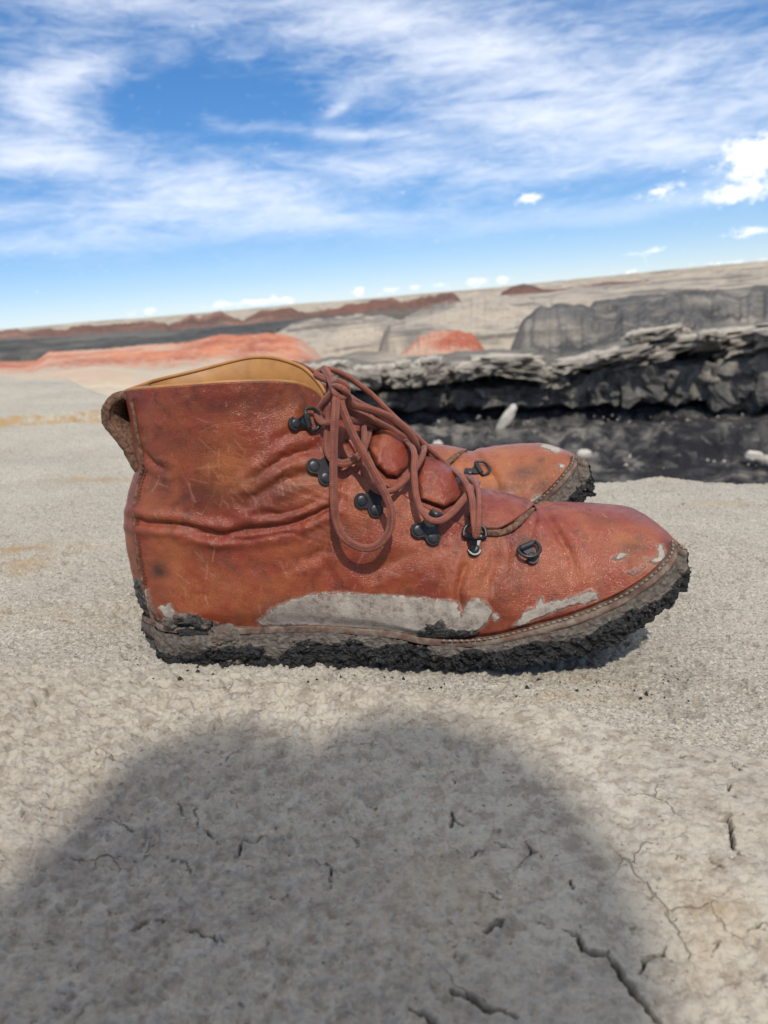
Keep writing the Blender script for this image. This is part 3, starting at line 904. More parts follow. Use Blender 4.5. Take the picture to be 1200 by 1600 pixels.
# ------------------------------------------------------------------ materials of the boots
def mat_leather(name='red_leather', hue=0.0):
    m, N = material(name)
    c = N.obj()
    wear, dark, mud, wet, scr = [N.attr(k) for k in ('wear', 'dark', 'mud', 'wet', 'scratch')]
    n1 = N.noise(c, 38, 5, 0.6, 0.4)
    n2 = N.noise(c, 150, 5, 0.65)
    n3 = N.noise(c, 900, 3, 0.7)
    red, org, drk = (0.205, 0.032, 0.015), (0.275, 0.066, 0.024), (0.060, 0.012, 0.008)
    if hue:
        red, org, drk = (0.235, 0.050, 0.018), (0.33, 0.105, 0.032), (0.105, 0.026, 0.012)
    base = N.mix(N.step(n1, 0.36, 0.66), red, org)
    base = N.mix(N.step(N.noise(c, 26, 4, 0.6, 0.6), 0.50, 0.70, 0, 0.4), base, drk)
    base = N.mix(N.step(n2, 0.47, 0.70, 0, 0.6), base, drk)
    hv = N.vor(N.map(c, (1, 1, 0.45)), 620, 'DISTANCE_TO_EDGE')
    base = N.mix(N.m('MULTIPLY', N.step(hv, 0.0, 0.10, 0.24, 0.0), N.step(N.noise(c, 55, 4), 0.42, 0.66)), base, (0.40, 0.155, 0.085))
    base = N.mix(N.m('MULTIPLY', wear, N.step(N.m('ADD', n2, N.m('MULTIPLY', n3, 0.6)), 0.62, 0.98, 0.25, 1.0)), base, (0.36, 0.120, 0.038))
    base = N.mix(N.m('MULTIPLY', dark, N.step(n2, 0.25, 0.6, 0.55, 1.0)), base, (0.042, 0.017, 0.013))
    base = N.mix(N.step(n3, 0.60, 0.74, 0, 0.08), base, (0.42, 0.17, 0.10))
    base = N.mix(N.m('MULTIPLY', scr, 0.32), base, (0.56, 0.33, 0.22))
    # tiny pale dust specks
    sp = N.step(N.noise(c, 520, 1, 0.5), 0.775, 0.80, 0, 0.45)
    base = N.mix(sp, base, (0.52, 0.43, 0.36))
    # dried mud: hard broken edge from noise round the painted mask
    e0 = N.m('ADD', mud, N.m('MULTIPLY', N.m('SUBTRACT', N.noise(c, 85, 4, 0.6), 0.5), 1.1))
    e = N.m('ADD', e0, N.m('MULTIPLY', N.m('SUBTRACT', N.noise(c, 240, 7, 0.8), 0.5), 1.9))
    mk = N.m('MULTIPLY', N.step(e, 0.46, 0.56), N.step(mud, 0.02, 0.10))
    mudc = N.mix(N.step(N.noise(c, 330, 4, 0.65), 0.40, 0.68), (0.33, 0.285, 0.235), (0.19, 0.155, 0.13))
    mudc = N.mix(N.step(N.noise(c, 700, 3, 0.6), 0.56, 0.68, 0, 0.7), mudc, (0.19, 0.075, 0.05))
    mudc = N.mix(N.step(N.noise(c, 62, 4, 0.6), 0.44, 0.60), mudc, N.mix(0.7, mudc, (0.42, 0.375, 0.31)))
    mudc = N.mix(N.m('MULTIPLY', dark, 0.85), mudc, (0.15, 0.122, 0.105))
    haze = N.step(mud, 0.12, 0.5, 0, 0.45)
    base = N.mix(haze, base, (0.30, 0.20, 0.155))
    base = N.mix(mk, base, mudc)
    ew = N.m('ADD', wet, N.m('MULTIPLY', N.m('SUBTRACT', N.noise(c, 300, 5, 0.7), 0.5), 0.9))
    wk = N.step(ew, 0.42, 0.56)
    base = N.mix(wk, base, N.mix(N.step(N.noise(c, 260, 4, 0.6), 0.42, 0.66), (0.035, 0.032, 0.030), (0.13, 0.115, 0.10)))
    rough = N.mix(N.m('MAXIMUM', mk, wk), N.step(n2, 0.3, 0.7, 0.25, 0.40), (0.92, 0.92, 0.92))
    # grain: fine pebbling with pores and some creasing
    v = N.vor(c, 1150, 'DISTANCE_TO_EDGE')
    g = N.m('ADD', N.m('MULTIPLY', N.step(v, 0.0, 0.22), 0.8), N.m('MULTIPLY', N.noise(c, 420, 6, 0.7), 2.2))
    nm = N.bump(g, 0.40, 0.00040)
    nm = N.bump(N.m('MULTIPLY', N.m('ADD', mk, N.m('MULTIPLY', N.noise(c, 700, 4, 0.7), 0.8)), N.m('MAXIMUM', mk, N.m('MULTIPLY', wk, 1.4))), 0.8, 0.0007, nm)
    N.out(base, rough, 0.38, normal=nm, Coat__Weight=N.m('MULTIPLY', N.m('SUBTRACT', 1.0, N.m('MAXIMUM', mk, wk)), 0.10), Coat__Roughness=0.16, Coat__Normal=nm)
    return m


def mat_plain(name, col, col2, scale, rough=0.5, spec=0.5, bump=0.0, metal=0.0, col3=None):
    m, N = material(name)
    c = N.obj()
    f = N.noise(c, scale, 5, 0.62)
    b = N.mix(N.step(f, 0.38, 0.64), col, col2)
    if col3:
        b = N.mix(N.step(N.noise(c, scale * 0.4, 4), 0.52, 0.7), b, col3)
    nm = N.bump(N.noise(c, scale * 2.5, 5, 0.65), 0.7, bump) if bump else None
    N.out(b, rough, spec, metal, nm)
    return m


def mat_lace():
    m, N = material('russet_braid')
    uvn = N.n('ShaderNodeUVMap')
    sp = N.n('ShaderNodeSeparateXYZ', Vector=uvn.outputs[0])
    u, v = sp.outputs[0], sp.outputs[1]
    rib = N.m('ABSOLUTE', N.m('SINE', N.m('MULTIPLY', v, math.pi * 11)))
    tw = N.m('SINE', N.m('ADD', N.m('MULTIPLY', u, 2 * math.pi / 0.0011), N.m('MULTIPLY', rib, 3.0)))
    h = N.m('ADD', rib, N.m('MULTIPLY', tw, 0.45))
    c = N.obj()
    f = N.noise(c, 240, 4, 0.6)
    b = N.mix(N.step(f, 0.35, 0.68), (0.31, 0.092, 0.054), (0.215, 0.058, 0.034))
    b = N.mix(N.step(rib, 0.0, 0.5, 0.75, 0.0), b, (0.085, 0.026, 0.017))
    b = N.mix(N.step(tw, -0.2, -0.9, 0.0, 0.5), b, (0.10, 0.030, 0.02))
    b = N.mix(N.step(N.noise(c, 900, 2), 0.62, 0.72, 0, 0.35), b, (0.42, 0.22, 0.15))
    N.out(b, 0.72, 0.25, normal=N.bump(h, 0.8, 0.00030), Sheen__Weight=0.15)
    return m


def mat_mud():
    """sole: dried grey-brown mud above, black wet mud below, following the mesh's own clod mask"""
    m, N = material('caked_mud')
    c = N.obj()
    wet = N.attr('wet')
    f = N.noise(c, 330, 6, 0.7)
    e = N.m('ADD', wet, N.m('MULTIPLY', N.m('SUBTRACT', N.noise(c, 130, 5, 0.65), 0.5), 0.9))
    dry = N.mix(N.step(f, 0.38, 0.66), (0.165, 0.138, 0.112), (0.075, 0.062, 0.052))
    dry = N.mix(N.step(N.noise(c, 70, 4), 0.52, 0.7, 0, 0.8), dry, (0.115, 0.066, 0.048))
    blk = N.mix(N.step(f, 0.45, 0.75), (0.013, 0.0125, 0.0125), (0.036, 0.033, 0.031))
    blk = N.mix(N.step(N.noise(c, 800, 2), 0.66, 0.76, 0, 0.7), blk, (0.17, 0.155, 0.14))
    k = N.step(e, 0.40, 0.62)
    b = N.mix(k, dry, blk)
    gl = N.step(N.noise(c, 500, 3), 0.4, 0.7, 0.42, 0.9)
    r = N.mix(k, (0.92, 0.92, 0.92), gl)
    h = N.m('ADD', f, N.m('MULTIPLY', N.noise(c, 1100, 4, 0.7), 0.5))
    N.out(b, r, 0.4, normal=N.bump(h, 0.9, 0.0012))
    return m


M_LEATHER = mat_leather()
M_LEATHER2 = mat_leather('tan_red_leather', 1)
M_LINING = mat_plain('mustard_leather', (0.38, 0.175, 0.045), (0.31, 0.135, 0.034), 60, 0.5, 0.4, 0.0003, col3=(0.27, 0.115, 0.035))
M_RAW = mat_plain('raw_leather_edge', (0.20, 0.112, 0.074), (0.085, 0.050, 0.036), 420, 0.95, 0.1, 0.0014, col3=(0.28, 0.165, 0.11))
M_STRAP = mat_plain('brown_strap_leather', (0.13, 0.038, 0.022), (0.075, 0.028, 0.018), 150, 0.55, 0.4, 0.0005)
M_DARKIN = mat_plain('dark_inner_leather', (0.05, 0.022, 0.014), (0.03, 0.015, 0.01), 200, 0.8, 0.2, 0.0005)
M_WELT = mat_plain('dusty_welt', (0.13, 0.075, 0.055), (0.20, 0.16, 0.125), 160, 0.88, 0.2, 0.0008, col3=(0.075, 0.045, 0.035))
M_STITCH = mat_plain('dusty_thread', (0.25, 0.20, 0.15), (0.15, 0.10, 0.07), 500, 0.9, 0.1, 0.0002)
M_BLACK = mat_plain('black_metal', (0.012, 0.012, 0.014), (0.02, 0.02, 0.023), 500, 0.36, 0.45, 0.00006, 0.0, col3=(0.035, 0.033, 0.032))
M_LACE = mat_lace()
M_MUD = mat_mud()

# ------------------------------------------------------------------ boot: outlines traced in the photo, turned into metres of the boot's own frame
BACK = [(229, 952), (225, 940), (219, 922), (211, 895), (204, 860), (200, 825), (201, 795), (205, 765), (213, 738), (219, 722), (214, 690), (208, 655), (203, 630), (201, 611)]
COLLAR = [(201, 611), (240, 608), (280, 605), (320, 602), (357, 599.5), (413, 598), (455, 600), (478, 606), (492, 614), (502, 624)]
FLAP = [(502, 624), (509, 645), (515, 670), (521, 694), (533, 716), (556, 740), (580, 755), (610, 764), (648, 786), (692, 808), (720, 822), (745, 834), (768, 840), (792, 837), (813, 824), (833, 798)]
VAMP = [(833, 798), (850, 789), (870, 787), (900, 787), (930, 788), (960, 791), (985, 796), (1008, 804), (1028, 817), (1041, 830), (1047, 844)]
WELT = [(229, 952), (238, 968), (260, 979), (327, 981), (382, 982), (440, 980), (492, 979), (547, 982), (620, 989), (662, 998), (717, 1001), (767, 997), (817, 985), (892, 964), (954, 939), (1000, 911), (1031, 882), (1043, 864), (1047, 844)]
RIDGE = [(520, 560), (510, 590), (519, 618), (538, 645), (560, 662), (590, 666), (606, 667), (632, 687), (646, 700), (662, 712), (690, 721), (716, 739), (735, 760), (754, 766), (780, 769), (805, 776), (834, 786)]
TONGUE_LOW = [(506, 640), (508, 660), (512, 690), (517, 715), (530, 732), (556, 752), (580, 766), (610, 776), (648, 797), (690, 816), (720, 830), (746, 833), (766, 836), (788, 834), (808, 822), (822, 809), (834, 797)]
BOTTOM = [(239, 1007), (253, 1042), (300, 1045), (345, 1047), (400, 1049), (446, 1053), (470, 1046), (560, 1046), (600, 1045), (660, 1048), (717, 1051), (767, 1046), (850, 1036), (933, 1018), (996, 985), (1042, 947), (1064, 922), (1074, 900)]


def bend(x):
    """the forefoot curves a little outwards (towards the camera)"""
    return 0.016 * np.clip((np.asarray(x, float) - 0.03) / 0.135, 0, 1.15) ** 2


def sil(pts, n=120):
    """silhouette line on the centre plane -> x, z"""
    p = crv(pts, n)
    q = unp(p[:, 0], p[:, 1], YC)
    for _ in range(5):
        q = unp(p[:, 0], p[:, 1], YC - bend(q[:, 0]))
    return q[:, [0, 2]]


# contour lines lie slightly over the real ridge because the camera looks down on it
def lower(xz, k):
    o = xz.copy()
    o[:, 1] -= k
    return o


S_BACK = sil([(198, 520), (200, 570)] + BACK[::-1])
S_RIDGE = sil([(528, 480), (524, 530)] + RIDGE, 160)
S_VAMP = lower(sil([(834, 787)] + VAMP[1:], 140), 0.0010)
S_VAMP[-30:, 1] += np.linspace(0, 0.0010, 30)
SIL = np.vstack([S_RIDGE, S_VAMP])
WN = np.array([  # px, py, half width in mm
    (240, 960, 33), (260, 850, 31), (280, 730, 32), (250, 620, 33), (350, 950, 36), (350, 850, 33), (370, 720, 35), (380, 610, 39), (460, 620, 38), (470, 720, 36),
    (480, 850, 36), (480, 960, 38), (600, 960, 42), (600, 860, 38), (560, 740, 33), (700, 970, 47), (700, 880, 43), (660, 780, 36), (800, 960, 51), (800, 870, 48),
    (900, 930, 51), (900, 850, 50), (980, 890, 49), (1040, 860, 48)], float)
_wn = unp(WN[:, 0], WN[:, 1], YC - 0.035)


def dfun(x, z):
    """half width of the boot at a point of its side view"""
    sh = x.shape
    x, z = x.ravel(), z.ravel()
    d2 = (x[:, None] - _wn[None, :, 0]) ** 2 + (z[:, None] - _wn[None, :, 2]) ** 2
    w = np.exp(-d2 / (2 * 0.026 ** 2)) + 1e-9
    Wd = (w * WN[None, :, 2]).sum(1) / w.sum(1) * 1e-3
    d = seg_dist(x, z, SIL[::3])
    db = seg_dist(x, z, S_BACK[::2])
    xr = np.clip((x + 0.02) / 0.16, 0, 1)
    R = 0.050 + 0.004 * xr
    p = 1.75 + 0.45 * xr
    tip = sst(0.118, 0.152, x)
    R = R - 0.010 * tip
    p = p + 0.9 * tip
    t = np.clip(d / R, 0, 1)
    g = np.maximum(1 - (1 - t) ** p, 0) ** (1 / p)
    tb = np.clip(db / 0.042, 0, 1)
    gb = np.maximum(1 - (1 - tb) ** 2.1, 0) ** (1 / 2.1)
    return (Wd * g * gb).reshape(sh)


def side(px, py, off=0.0):
    """photo pixel on the near flank -> boot frame (x, y, z), y towards the camera is negative"""
    px, py = np.asarray(px, float), np.asarray(py, float)
    D = np.full(px.shape, 0.03)
    for _ in range(7):
        P = unp(px, py, YC - D - off - (bend(P[..., 0]) if _ else 0))
        D = 0.5 * D + 0.5 * dfun(P[..., 0], P[..., 2])
    P = unp(px, py, YC - D - off - bend(P[..., 0]))
    P[..., 1] += bend(P[..., 0]) - YC
    return P


def at_y(px, py, dy):
    """photo pixel at a set distance before the boot's centre plane"""
    P = unp(np.asarray(px, float), np.asarray(py, float), YC - np.asarray(dy, float))
    P = unp(np.asarray(px, float), np.asarray(py, float), YC - np.asarray(dy, float) - bend(P[..., 0]))
    P[..., 1] += bend(P[..., 0]) - YC
    return P


def toframe(P):
    Q = np.array(P, float)
    Q[..., 1] += YC - bend(Q[..., 0])
    return Q


def tfi(Bc, Tc, Lc, Rc, u, v):
    """blend four boundary curves (2-D) into a grid"""
    Bu, Tu = resample(Bc, u), resample(Tc, u)
    Lv, Rv = resample(Lc, v), resample(Rc, v) if Rc is not None else np.repeat(Bc[-1:], len(v), 0)
    U, V_ = u[:, None, None], v[None, :, None]
    P = (1 - V_) * Bu[:, None] + V_ * Tu[:, None] + (1 - U) * Lv[None] + U * Rv[None]
    P = P - ((1 - U) * (1 - V_) * Bc[0] + U * (1 - V_) * Bc[-1] + (1 - U) * V_ * Tc[0] + U * V_ * Tc[-1])
    return P


# creases: photo pixels, depth mm, width px
CREASES = [
    ([(205, 812), (230, 817), (262, 820), (294, 822), (322, 830), (345, 834)], 2.2, 5), ([(290, 830), (320, 836), (352, 836), (385, 828), (430, 824), (470, 814), (500, 800), (530, 784)], 2.2, 5),
    ([(340, 842), (385, 843), (430, 836), (470, 830)], 1.0, 4), ([(222, 700), (240, 724), (262, 736)], 1.3, 4), ([(404, 803), (440, 803), (475, 793), (508, 778)], 1.0, 4),
    ([(395, 752), (420, 732), (445, 716), (475, 706), (500, 700)], 1.5, 6), ([(380, 785), (420, 762), (460, 745), (500, 738)], 1.3, 7), ([(430, 690), (455, 676), (480, 668)], .8, 5),
    
    ([(545, 740), (535, 765), (540, 790)], 1.0, 6), ([(610, 762), (602, 790), (600, 830)], .8, 8), ([(540, 870), (575, 890), (630, 880)], .7, 10), ([(500, 870), (520, 900), (530, 925)], .8, 8),
    ([(580, 900), (600, 880), (640, 872)], .7, 8), ([(722, 962), (716, 925), (726, 890), (735, 872)], 1.4, 5), ([(690, 960), (686, 925), (694, 890)], 0.9, 7), ([(640, 965), (632, 930), (640, 900)], .8, 7),
    ([(775, 850), (770, 885), (755, 920)], 1.1, 7), ([(800, 838), (806, 870), (798, 900)], .7, 8), ([(843, 792), (860, 815), (878, 843), (893, 873), (898, 900)], 1.1, 6), ([(866, 788), (885, 812), (905, 838)], .6, 6),
    ([(695, 812), (685, 790), (670, 780)], .8, 6), ([(700, 870), (690, 850), (700, 835)], .8, 6), ([(455, 880), (490, 868), (520, 850)], .8, 8), ([(250, 930), (262, 958), (275, 974)], .7, 6),
    ([(560, 800), (572, 825), (575, 860)], .5, 7), ([(480, 640), (470, 660), (440, 676)], .7, 6),
]
MUD = [
    [(400, 973), (414, 963), (424, 951), (440, 944), (462, 936), (488, 928), (520, 926), (547, 926), (580, 929), (620, 930), (640, 934), (662, 933), (686, 938), (704, 935), (717, 944), (721, 962),
     (726, 948), (736, 936), (748, 935), (762, 942), (768, 954), (760, 975), (740, 988), (720, 1000), (662, 998), (600, 988), (500, 980), (405, 979)],
    [(803, 976), (814, 966), (826, 950), (838, 946), (846, 933), (850, 943), (868, 940), (883, 936), (905, 928), (924, 920), (934, 928), (934, 936), (915, 942), (890, 946), (865, 955), (850, 962), (832, 970), (815, 978)],
    [(1008, 872), (1014, 880), (1026, 882), (1036, 875), (1039, 863), (1034, 852), (1025, 850), (1031, 860), (1029, 868), (1020, 874)],
    [(980, 895), (996, 886), (1008, 884), (1002, 893), (988, 899)], [(956, 873), (972, 865), (980, 868), (966, 876)], [(250, 950), (266, 944), (276, 958), (268, 970), (255, 966)], [(768, 958), (778, 960), (779, 968), (770, 969)],
    [(222, 918), (232, 922), (236, 940), (246, 968), (240, 974), (230, 950)],
]
WET = [[(208, 900), (220, 906), (228, 932), (240, 962), (250, 978), (230, 978), (214, 940)], [(262, 974), (270, 962), (296, 958), (316, 966), (330, 976), (330, 984), (264, 982)], [(655, 985), (672, 976), (690, 966), (696, 978), (720, 985), (745, 982), (740, 994), (700, 999), (665, 996)],
       [(300, 980), (330, 972), (345, 984)]]
# wear and bruises: px, py, rx, ry, amount
WEARS = [(350, 735, 45, 38, .95), (360, 700, 80, 40, .4), (310, 930, 70, 40, .8), (395, 935, 60, 36, .7), (275, 880, 28, 50, .6), (560, 790, 30, 40, .6), (500, 760, 40, 30, .5), (740, 880, 60, 30, .4), (980, 845, 60, 30, .7),
         (650, 870, 60, 25, .4), (235, 780, 20, 40, .4), (465, 660, 30, 24, .5), (1010, 880, 25, 35, .5), (880, 900, 70, 25, .4), (760, 915, 40, 22, .4)]
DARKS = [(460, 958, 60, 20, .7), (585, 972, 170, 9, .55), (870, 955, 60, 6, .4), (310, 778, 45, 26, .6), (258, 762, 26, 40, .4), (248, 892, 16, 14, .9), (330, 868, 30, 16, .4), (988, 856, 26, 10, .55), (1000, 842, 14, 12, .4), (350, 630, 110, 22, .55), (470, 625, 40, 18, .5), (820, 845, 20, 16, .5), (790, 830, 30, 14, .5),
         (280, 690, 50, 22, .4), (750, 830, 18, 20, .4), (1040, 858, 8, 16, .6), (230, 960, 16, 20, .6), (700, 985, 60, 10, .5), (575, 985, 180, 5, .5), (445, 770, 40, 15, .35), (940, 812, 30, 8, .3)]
FAR_MARKS = dict(
    wears=[(900, 850, 130, 60, .9), (980, 880, 60, 50, .6), (800, 880, 60, 50, .5)],
    darks=[(955, 868, 34, 18, .8), (905, 895, 50, 14, .6), (985, 905, 26, 20, .7), (860, 930, 70, 24, .6), (760, 850, 16, 14, .9), (740, 842, 14, 14, .8), (985, 845, 10, 8, .6)],
    mud=[[(984, 802), (1000, 806), (1018, 818), (1028, 832), (1020, 836), (1002, 826), (988, 814)], [(1020, 862), (1030, 862), (1032, 872), (1022, 873)], [(955, 925), (975, 915), (985, 925), (965, 935)]],
    wet=[[(742, 838), (752, 834), (760, 850), (750, 856)]])


def masks(px, py, far=False):
    wz = FAR_MARKS['wears'] if far else WEARS
    dz = FAR_MARKS['darks'] if far else DARKS
    mz = FAR_MARKS['mud'] if far else MUD
    tz = FAR_MARKS['wet'] if far else WET
    wear = np.zeros(px.shape)
    for (a, b, rx, ry, k) in wz:
        wear = np.maximum(wear, k * np.exp(-((px - a) / rx) ** 2 - ((py - b) / ry) ** 2))
    dark = np.zeros(px.shape)
    for (a, b, rx, ry, k) in dz:
        dark = np.maximum(dark, k * np.exp(-((px - a) / rx) ** 2 - ((py - b) / ry) ** 2))
    jx, jy = 3.0 * noise(px / 9, py / 9, 1, 71), 3.0 * noise(px / 9, py / 9, 2, 72)
    mud = np.zeros(px.shape)
    for pl in mz:
        mud = np.maximum(mud, sst(-9, 9, poly_sd(px + jx, py + jy, pl)))
    wet = np.zeros(px.shape)
    for pl in tz:
        wet = np.maximum(wet, sst(-7, 7, poly_sd(px + jx, py + jy, pl)))
    r = np.random.default_rng(55 if far else 44)
    scr = np.zeros(px.shape)
    n = 150
    for i in range(n):
        a, b = r.uniform(230, 1020), r.uniform(620, 960)
        if i % 3 == 0:
            a, b = 350 + r.normal(0, 45), 735 + r.normal(0, 40)
        L, th = r.uniform(5, 34), r.normal(0.9, 0.7)
        w = r.uniform(.5, 1.0)
        e = (a + L * math.cos(th), b + L * math.sin(th))
        k = np.where((np.abs(px - a) < 45) & (np.abs(py - b) < 45))
        if len(k[0]) == 0:
            continue
        dd = seg_dist(px[k], py[k], [(a, b), ((a + e[0]) / 2 + r.normal(0, 1.5), (b + e[1]) / 2), e])
        scr[k] = np.maximum(scr[k], r.uniform(.25, .9) * sst(w + .8, w * .4, dd))
    return wear, dark, mud, wet, scr


def normals_grid(P):
    du = np.gradient(P, axis=0)
    dv = np.gradient(P, axis=1)
    n = np.cross(du, dv)
    return n / (np.linalg.norm(n, axis=-1, keepdims=True) + 1e-15)


B2 = side(*crv(WELT, 300).T)[:, [0, 2]]
_k = (B2[:, 0] > S_BACK[-1][0] + 0.011) & (B2[:, 0] < S_VAMP[-1][0] - 0.0018)
_k[0] = _k[-1] = False
B2 = crv(np.vstack([S_BACK[-1:], B2[_k][::3], S_VAMP[-1:]]), 300)
C2 = side(*crv(COLLAR, 120).T)[:, [0, 2]]
C2[0] = sil(BACK)[-1]
F2 = side(*crv(FLAP, 160).T)[:, [0, 2]]
F2[0] = C2[-1]
F2[-1] = S_VAMP[0]
L2 = sil(BACK)
U1, U2, U3 = 0.36, 0.74, 1.0


def warp_u(n):
    s = np.linspace(0, 1, n)
    return 0.55 * s + 0.45 * 0.5 * (1 - np.cos(np.pi * s))


def seg_curve(secs, us, n=900):
    """joined boundary whose sections end at given parameters (so left edge, collar, flap and vamp line up with the welt)"""
    t = np.linspace(0, 1, n)
    out = np.zeros((n, 2))
    lo = 0.0
    for c, hi in zip(secs, us):
        k = (t >= lo - 1e-9) & (t <= hi + 1e-9)
        out[k] = resample(np.asarray(c), (t[k] - lo) / (hi - lo) * 1.0)
        lo = hi
    return t, out


def split_at(c, xs):
    secs, i0 = [], 0
    for x in xs:
        i = int(np.argmin(np.abs(c[:, 0] - x)))
        secs.append(c[i0:i + 1])
        i0 = i
    secs.append(c[i0:])
    return secs


_xb1 = side(np.array(520.), np.array(980.))[0]
_xb2 = side(np.array(815.), np.array(985.))[0]
TB, BOT = seg_curve(split_at(B2, [_xb1, _xb2]), (U1, U2, U3))
TT, TOP = seg_curve([C2, F2, S_VAMP], (U1, U2, U3))


def upper_grid(nu, nv):
    u = warp_u(nu)
    s = np.linspace(0, 1, nv)
    v = 0.45 * s + 0.55 * (1 - (1 - s) ** 2.2)
    Bu = np.stack([np.interp(u, TB, BOT[:, k]) for k in (0, 1)], -1)
    Tu = np.stack([np.interp(u, TT, TOP[:, k]) for k in (0, 1)], -1)
    Lv = resample(L2, v)
    Rv = np.repeat(BOT[-1:], nv, 0)
    U, V_ = u[:, None, None], v[None, :, None]
    P = (1 - V_) * Bu[:, None] + V_ * Tu[:, None] + (1 - U) * Lv[None] + U * Rv[None]
    P = P - ((1 - U) * (1 - V_) * Bu[0] + U * (1 - V_) * Bu[-1] + (1 - U) * V_ * Tu[0] + U * V_ * Tu[-1])
    return u, v, P


def crease_height(px, py):
    h = np.zeros(px.shape)
    jx = 1.6 * noise(px / 14, py / 14, 3, 81)
    for pl, d, w in CREASES:
        c = crv(pl, 24)
        lo, hi = c.min(0) - 8 * w, c.max(0) + 8 * w
        k = np.where((px > lo[0]) & (px < hi[0]) & (py > lo[1]) & (py < hi[1]))
        if len(k[0]) == 0:
            continue
        dd = seg_dist(px[k] + jx[k], py[k] + jx[k], c)
        e = np.minimum(np.hypot(px[k] - c[0, 0], py[k] - c[0, 1]), np.hypot(px[k] - c[-1, 0], py[k] - c[-1, 1]))
        f = sst(0, 22, e) * .8 + .2
        h[k] -= d * f * (np.exp(-(dd / w) ** 2) - 0.55 * np.exp(-((dd - 2.6 * w) / (1.5 * w)) ** 2))
    return h * 1e-3


def build_upper(parent, mat, far=False):
    nu, nv = (560, 250) if not far else (360, 160)
    u, v, XZ = upper_grid(nu, nv)
    x, z = XZ[..., 0], XZ[..., 1]
    D = dfun(x, z)
    D[0, :] = 0
    D[-1, :] = 0
    # vamp centre line closes on the silhouette
    clo = np.interp(u, [U2, U2 + .012], [0, 1])
    D[:, -1] = np.where(u > U2, D[:, -1] * 0, D[:, -1])
    base = np.stack([x, -D, z], -1)
    px, py = proj(toframe(base))
    h = crease_height(px, py)
    h += 0.0006 * fbm(px / 80, py / 70, 0, 3, 101) + 0.00022 * fbm(px / 22, py / 20, 2, 3, 102)
    anis = noise(px / 40 + py / 60, (py - px * .35) / 8, 4, 103)
    h += 0.00042 * anis * (0.05 + np.exp(-((px - 480) / 90) ** 2 - ((py - 780) / 70) ** 2))
    wear, dark, mud, wet, scr = masks(px, py, far)
    h += 0.0005 * sst(.4, .6, mud) + 0.0012 * sst(.3, .7, wet) * (0.6 + noise(px / 5, py / 5, 0, 105))
    # tuck in towards the welt, little roll at the collar
    vv = np.broadcast_to(v[None], x.shape)
    h -= 0.0022 * sst(0.07, 0.0, vv)
    fade = sst(0, .0045, D)
    n = normals_grid(base)
    n *= np.sign((n * np.array([0, -1, .15])).sum(-1, keepdims=True) + 1e-9)
    P = base + n * (h * fade)[..., None]
    rim = np.where(u <= U2 + 1e-9)[0]
    allV, allF, at = [], [], {k: [] for k in ('wear', 'dark', 'mud', 'wet', 'scratch')}
    off = 0
    for sgn in (1, -1):
        Q = P.copy()
        Q[..., 1] *= sgn
        A = dict(wear=wear, dark=dark, mud=mud, wet=wet, scratch=scr)
        if sgn < 0:
            # far flank: collar rises higher and is plain of marks
            cu = np.broadcast_to(u[:, None], x.shape)
            hump = np.exp(-((cu - 0.22) / 0.10) ** 2) * sst(.3, 1, vv)
            Q[..., 2] += 0.0026 * hump
            Q[..., 1] += 0.0006 * hump
            A = {k: a[:, ::-1] * 0 if k in ('mud', 'scratch') else a for k, a in A.items()}
        allV.append(Q.reshape(-1, 3))
        f = grid_faces(nu, nv, off)
        allF.append(f if sgn > 0 else f[:, ::-1])
        for k in at:
            at[k].append(A[k].ravel())
        off += nu * nv
        # leather thickness along collar and flap
        ed = Q[rim, -1]
        prev = Q[rim, -2]
        down = prev - ed
        down /= np.linalg.norm(down, axis=1, keepdims=True) + 1e-12
        inn = np.zeros_like(ed)
        inn[:, 1] = sgn
        th = 0.0024 * np.interp(u[rim], [0, .02, U2 - .03, U2], [0, 1, 1, 0])
        ring = [ed + inn * th[:, None] * k1 - down * th[:, None] * k2 for k1, k2 in ((.25, .28), (.75, .28), (1, 0.0), (1, -1.5), (1, -4.5))]
        G = np.stack([ed] + ring, 1)
        allV.append(G.reshape(-1, 3))
        f = grid_faces(len(rim), G.shape[1], off)
        allF.append(f if sgn > 0 else f[:, ::-1])
        for k in at:
            at[k].append(np.full(G.shape[0] * G.shape[1], 0.35 if k == 'dark' else 0.0))
        off += G.shape[0] * G.shape[1]
    me = make_mesh('upper', np.vstack(allV), np.vstack(allF), True, {k: np.concatenate(a) for k, a in at.items()})
    o = link('upper', me, mat, parent)
    return o, P, u, v


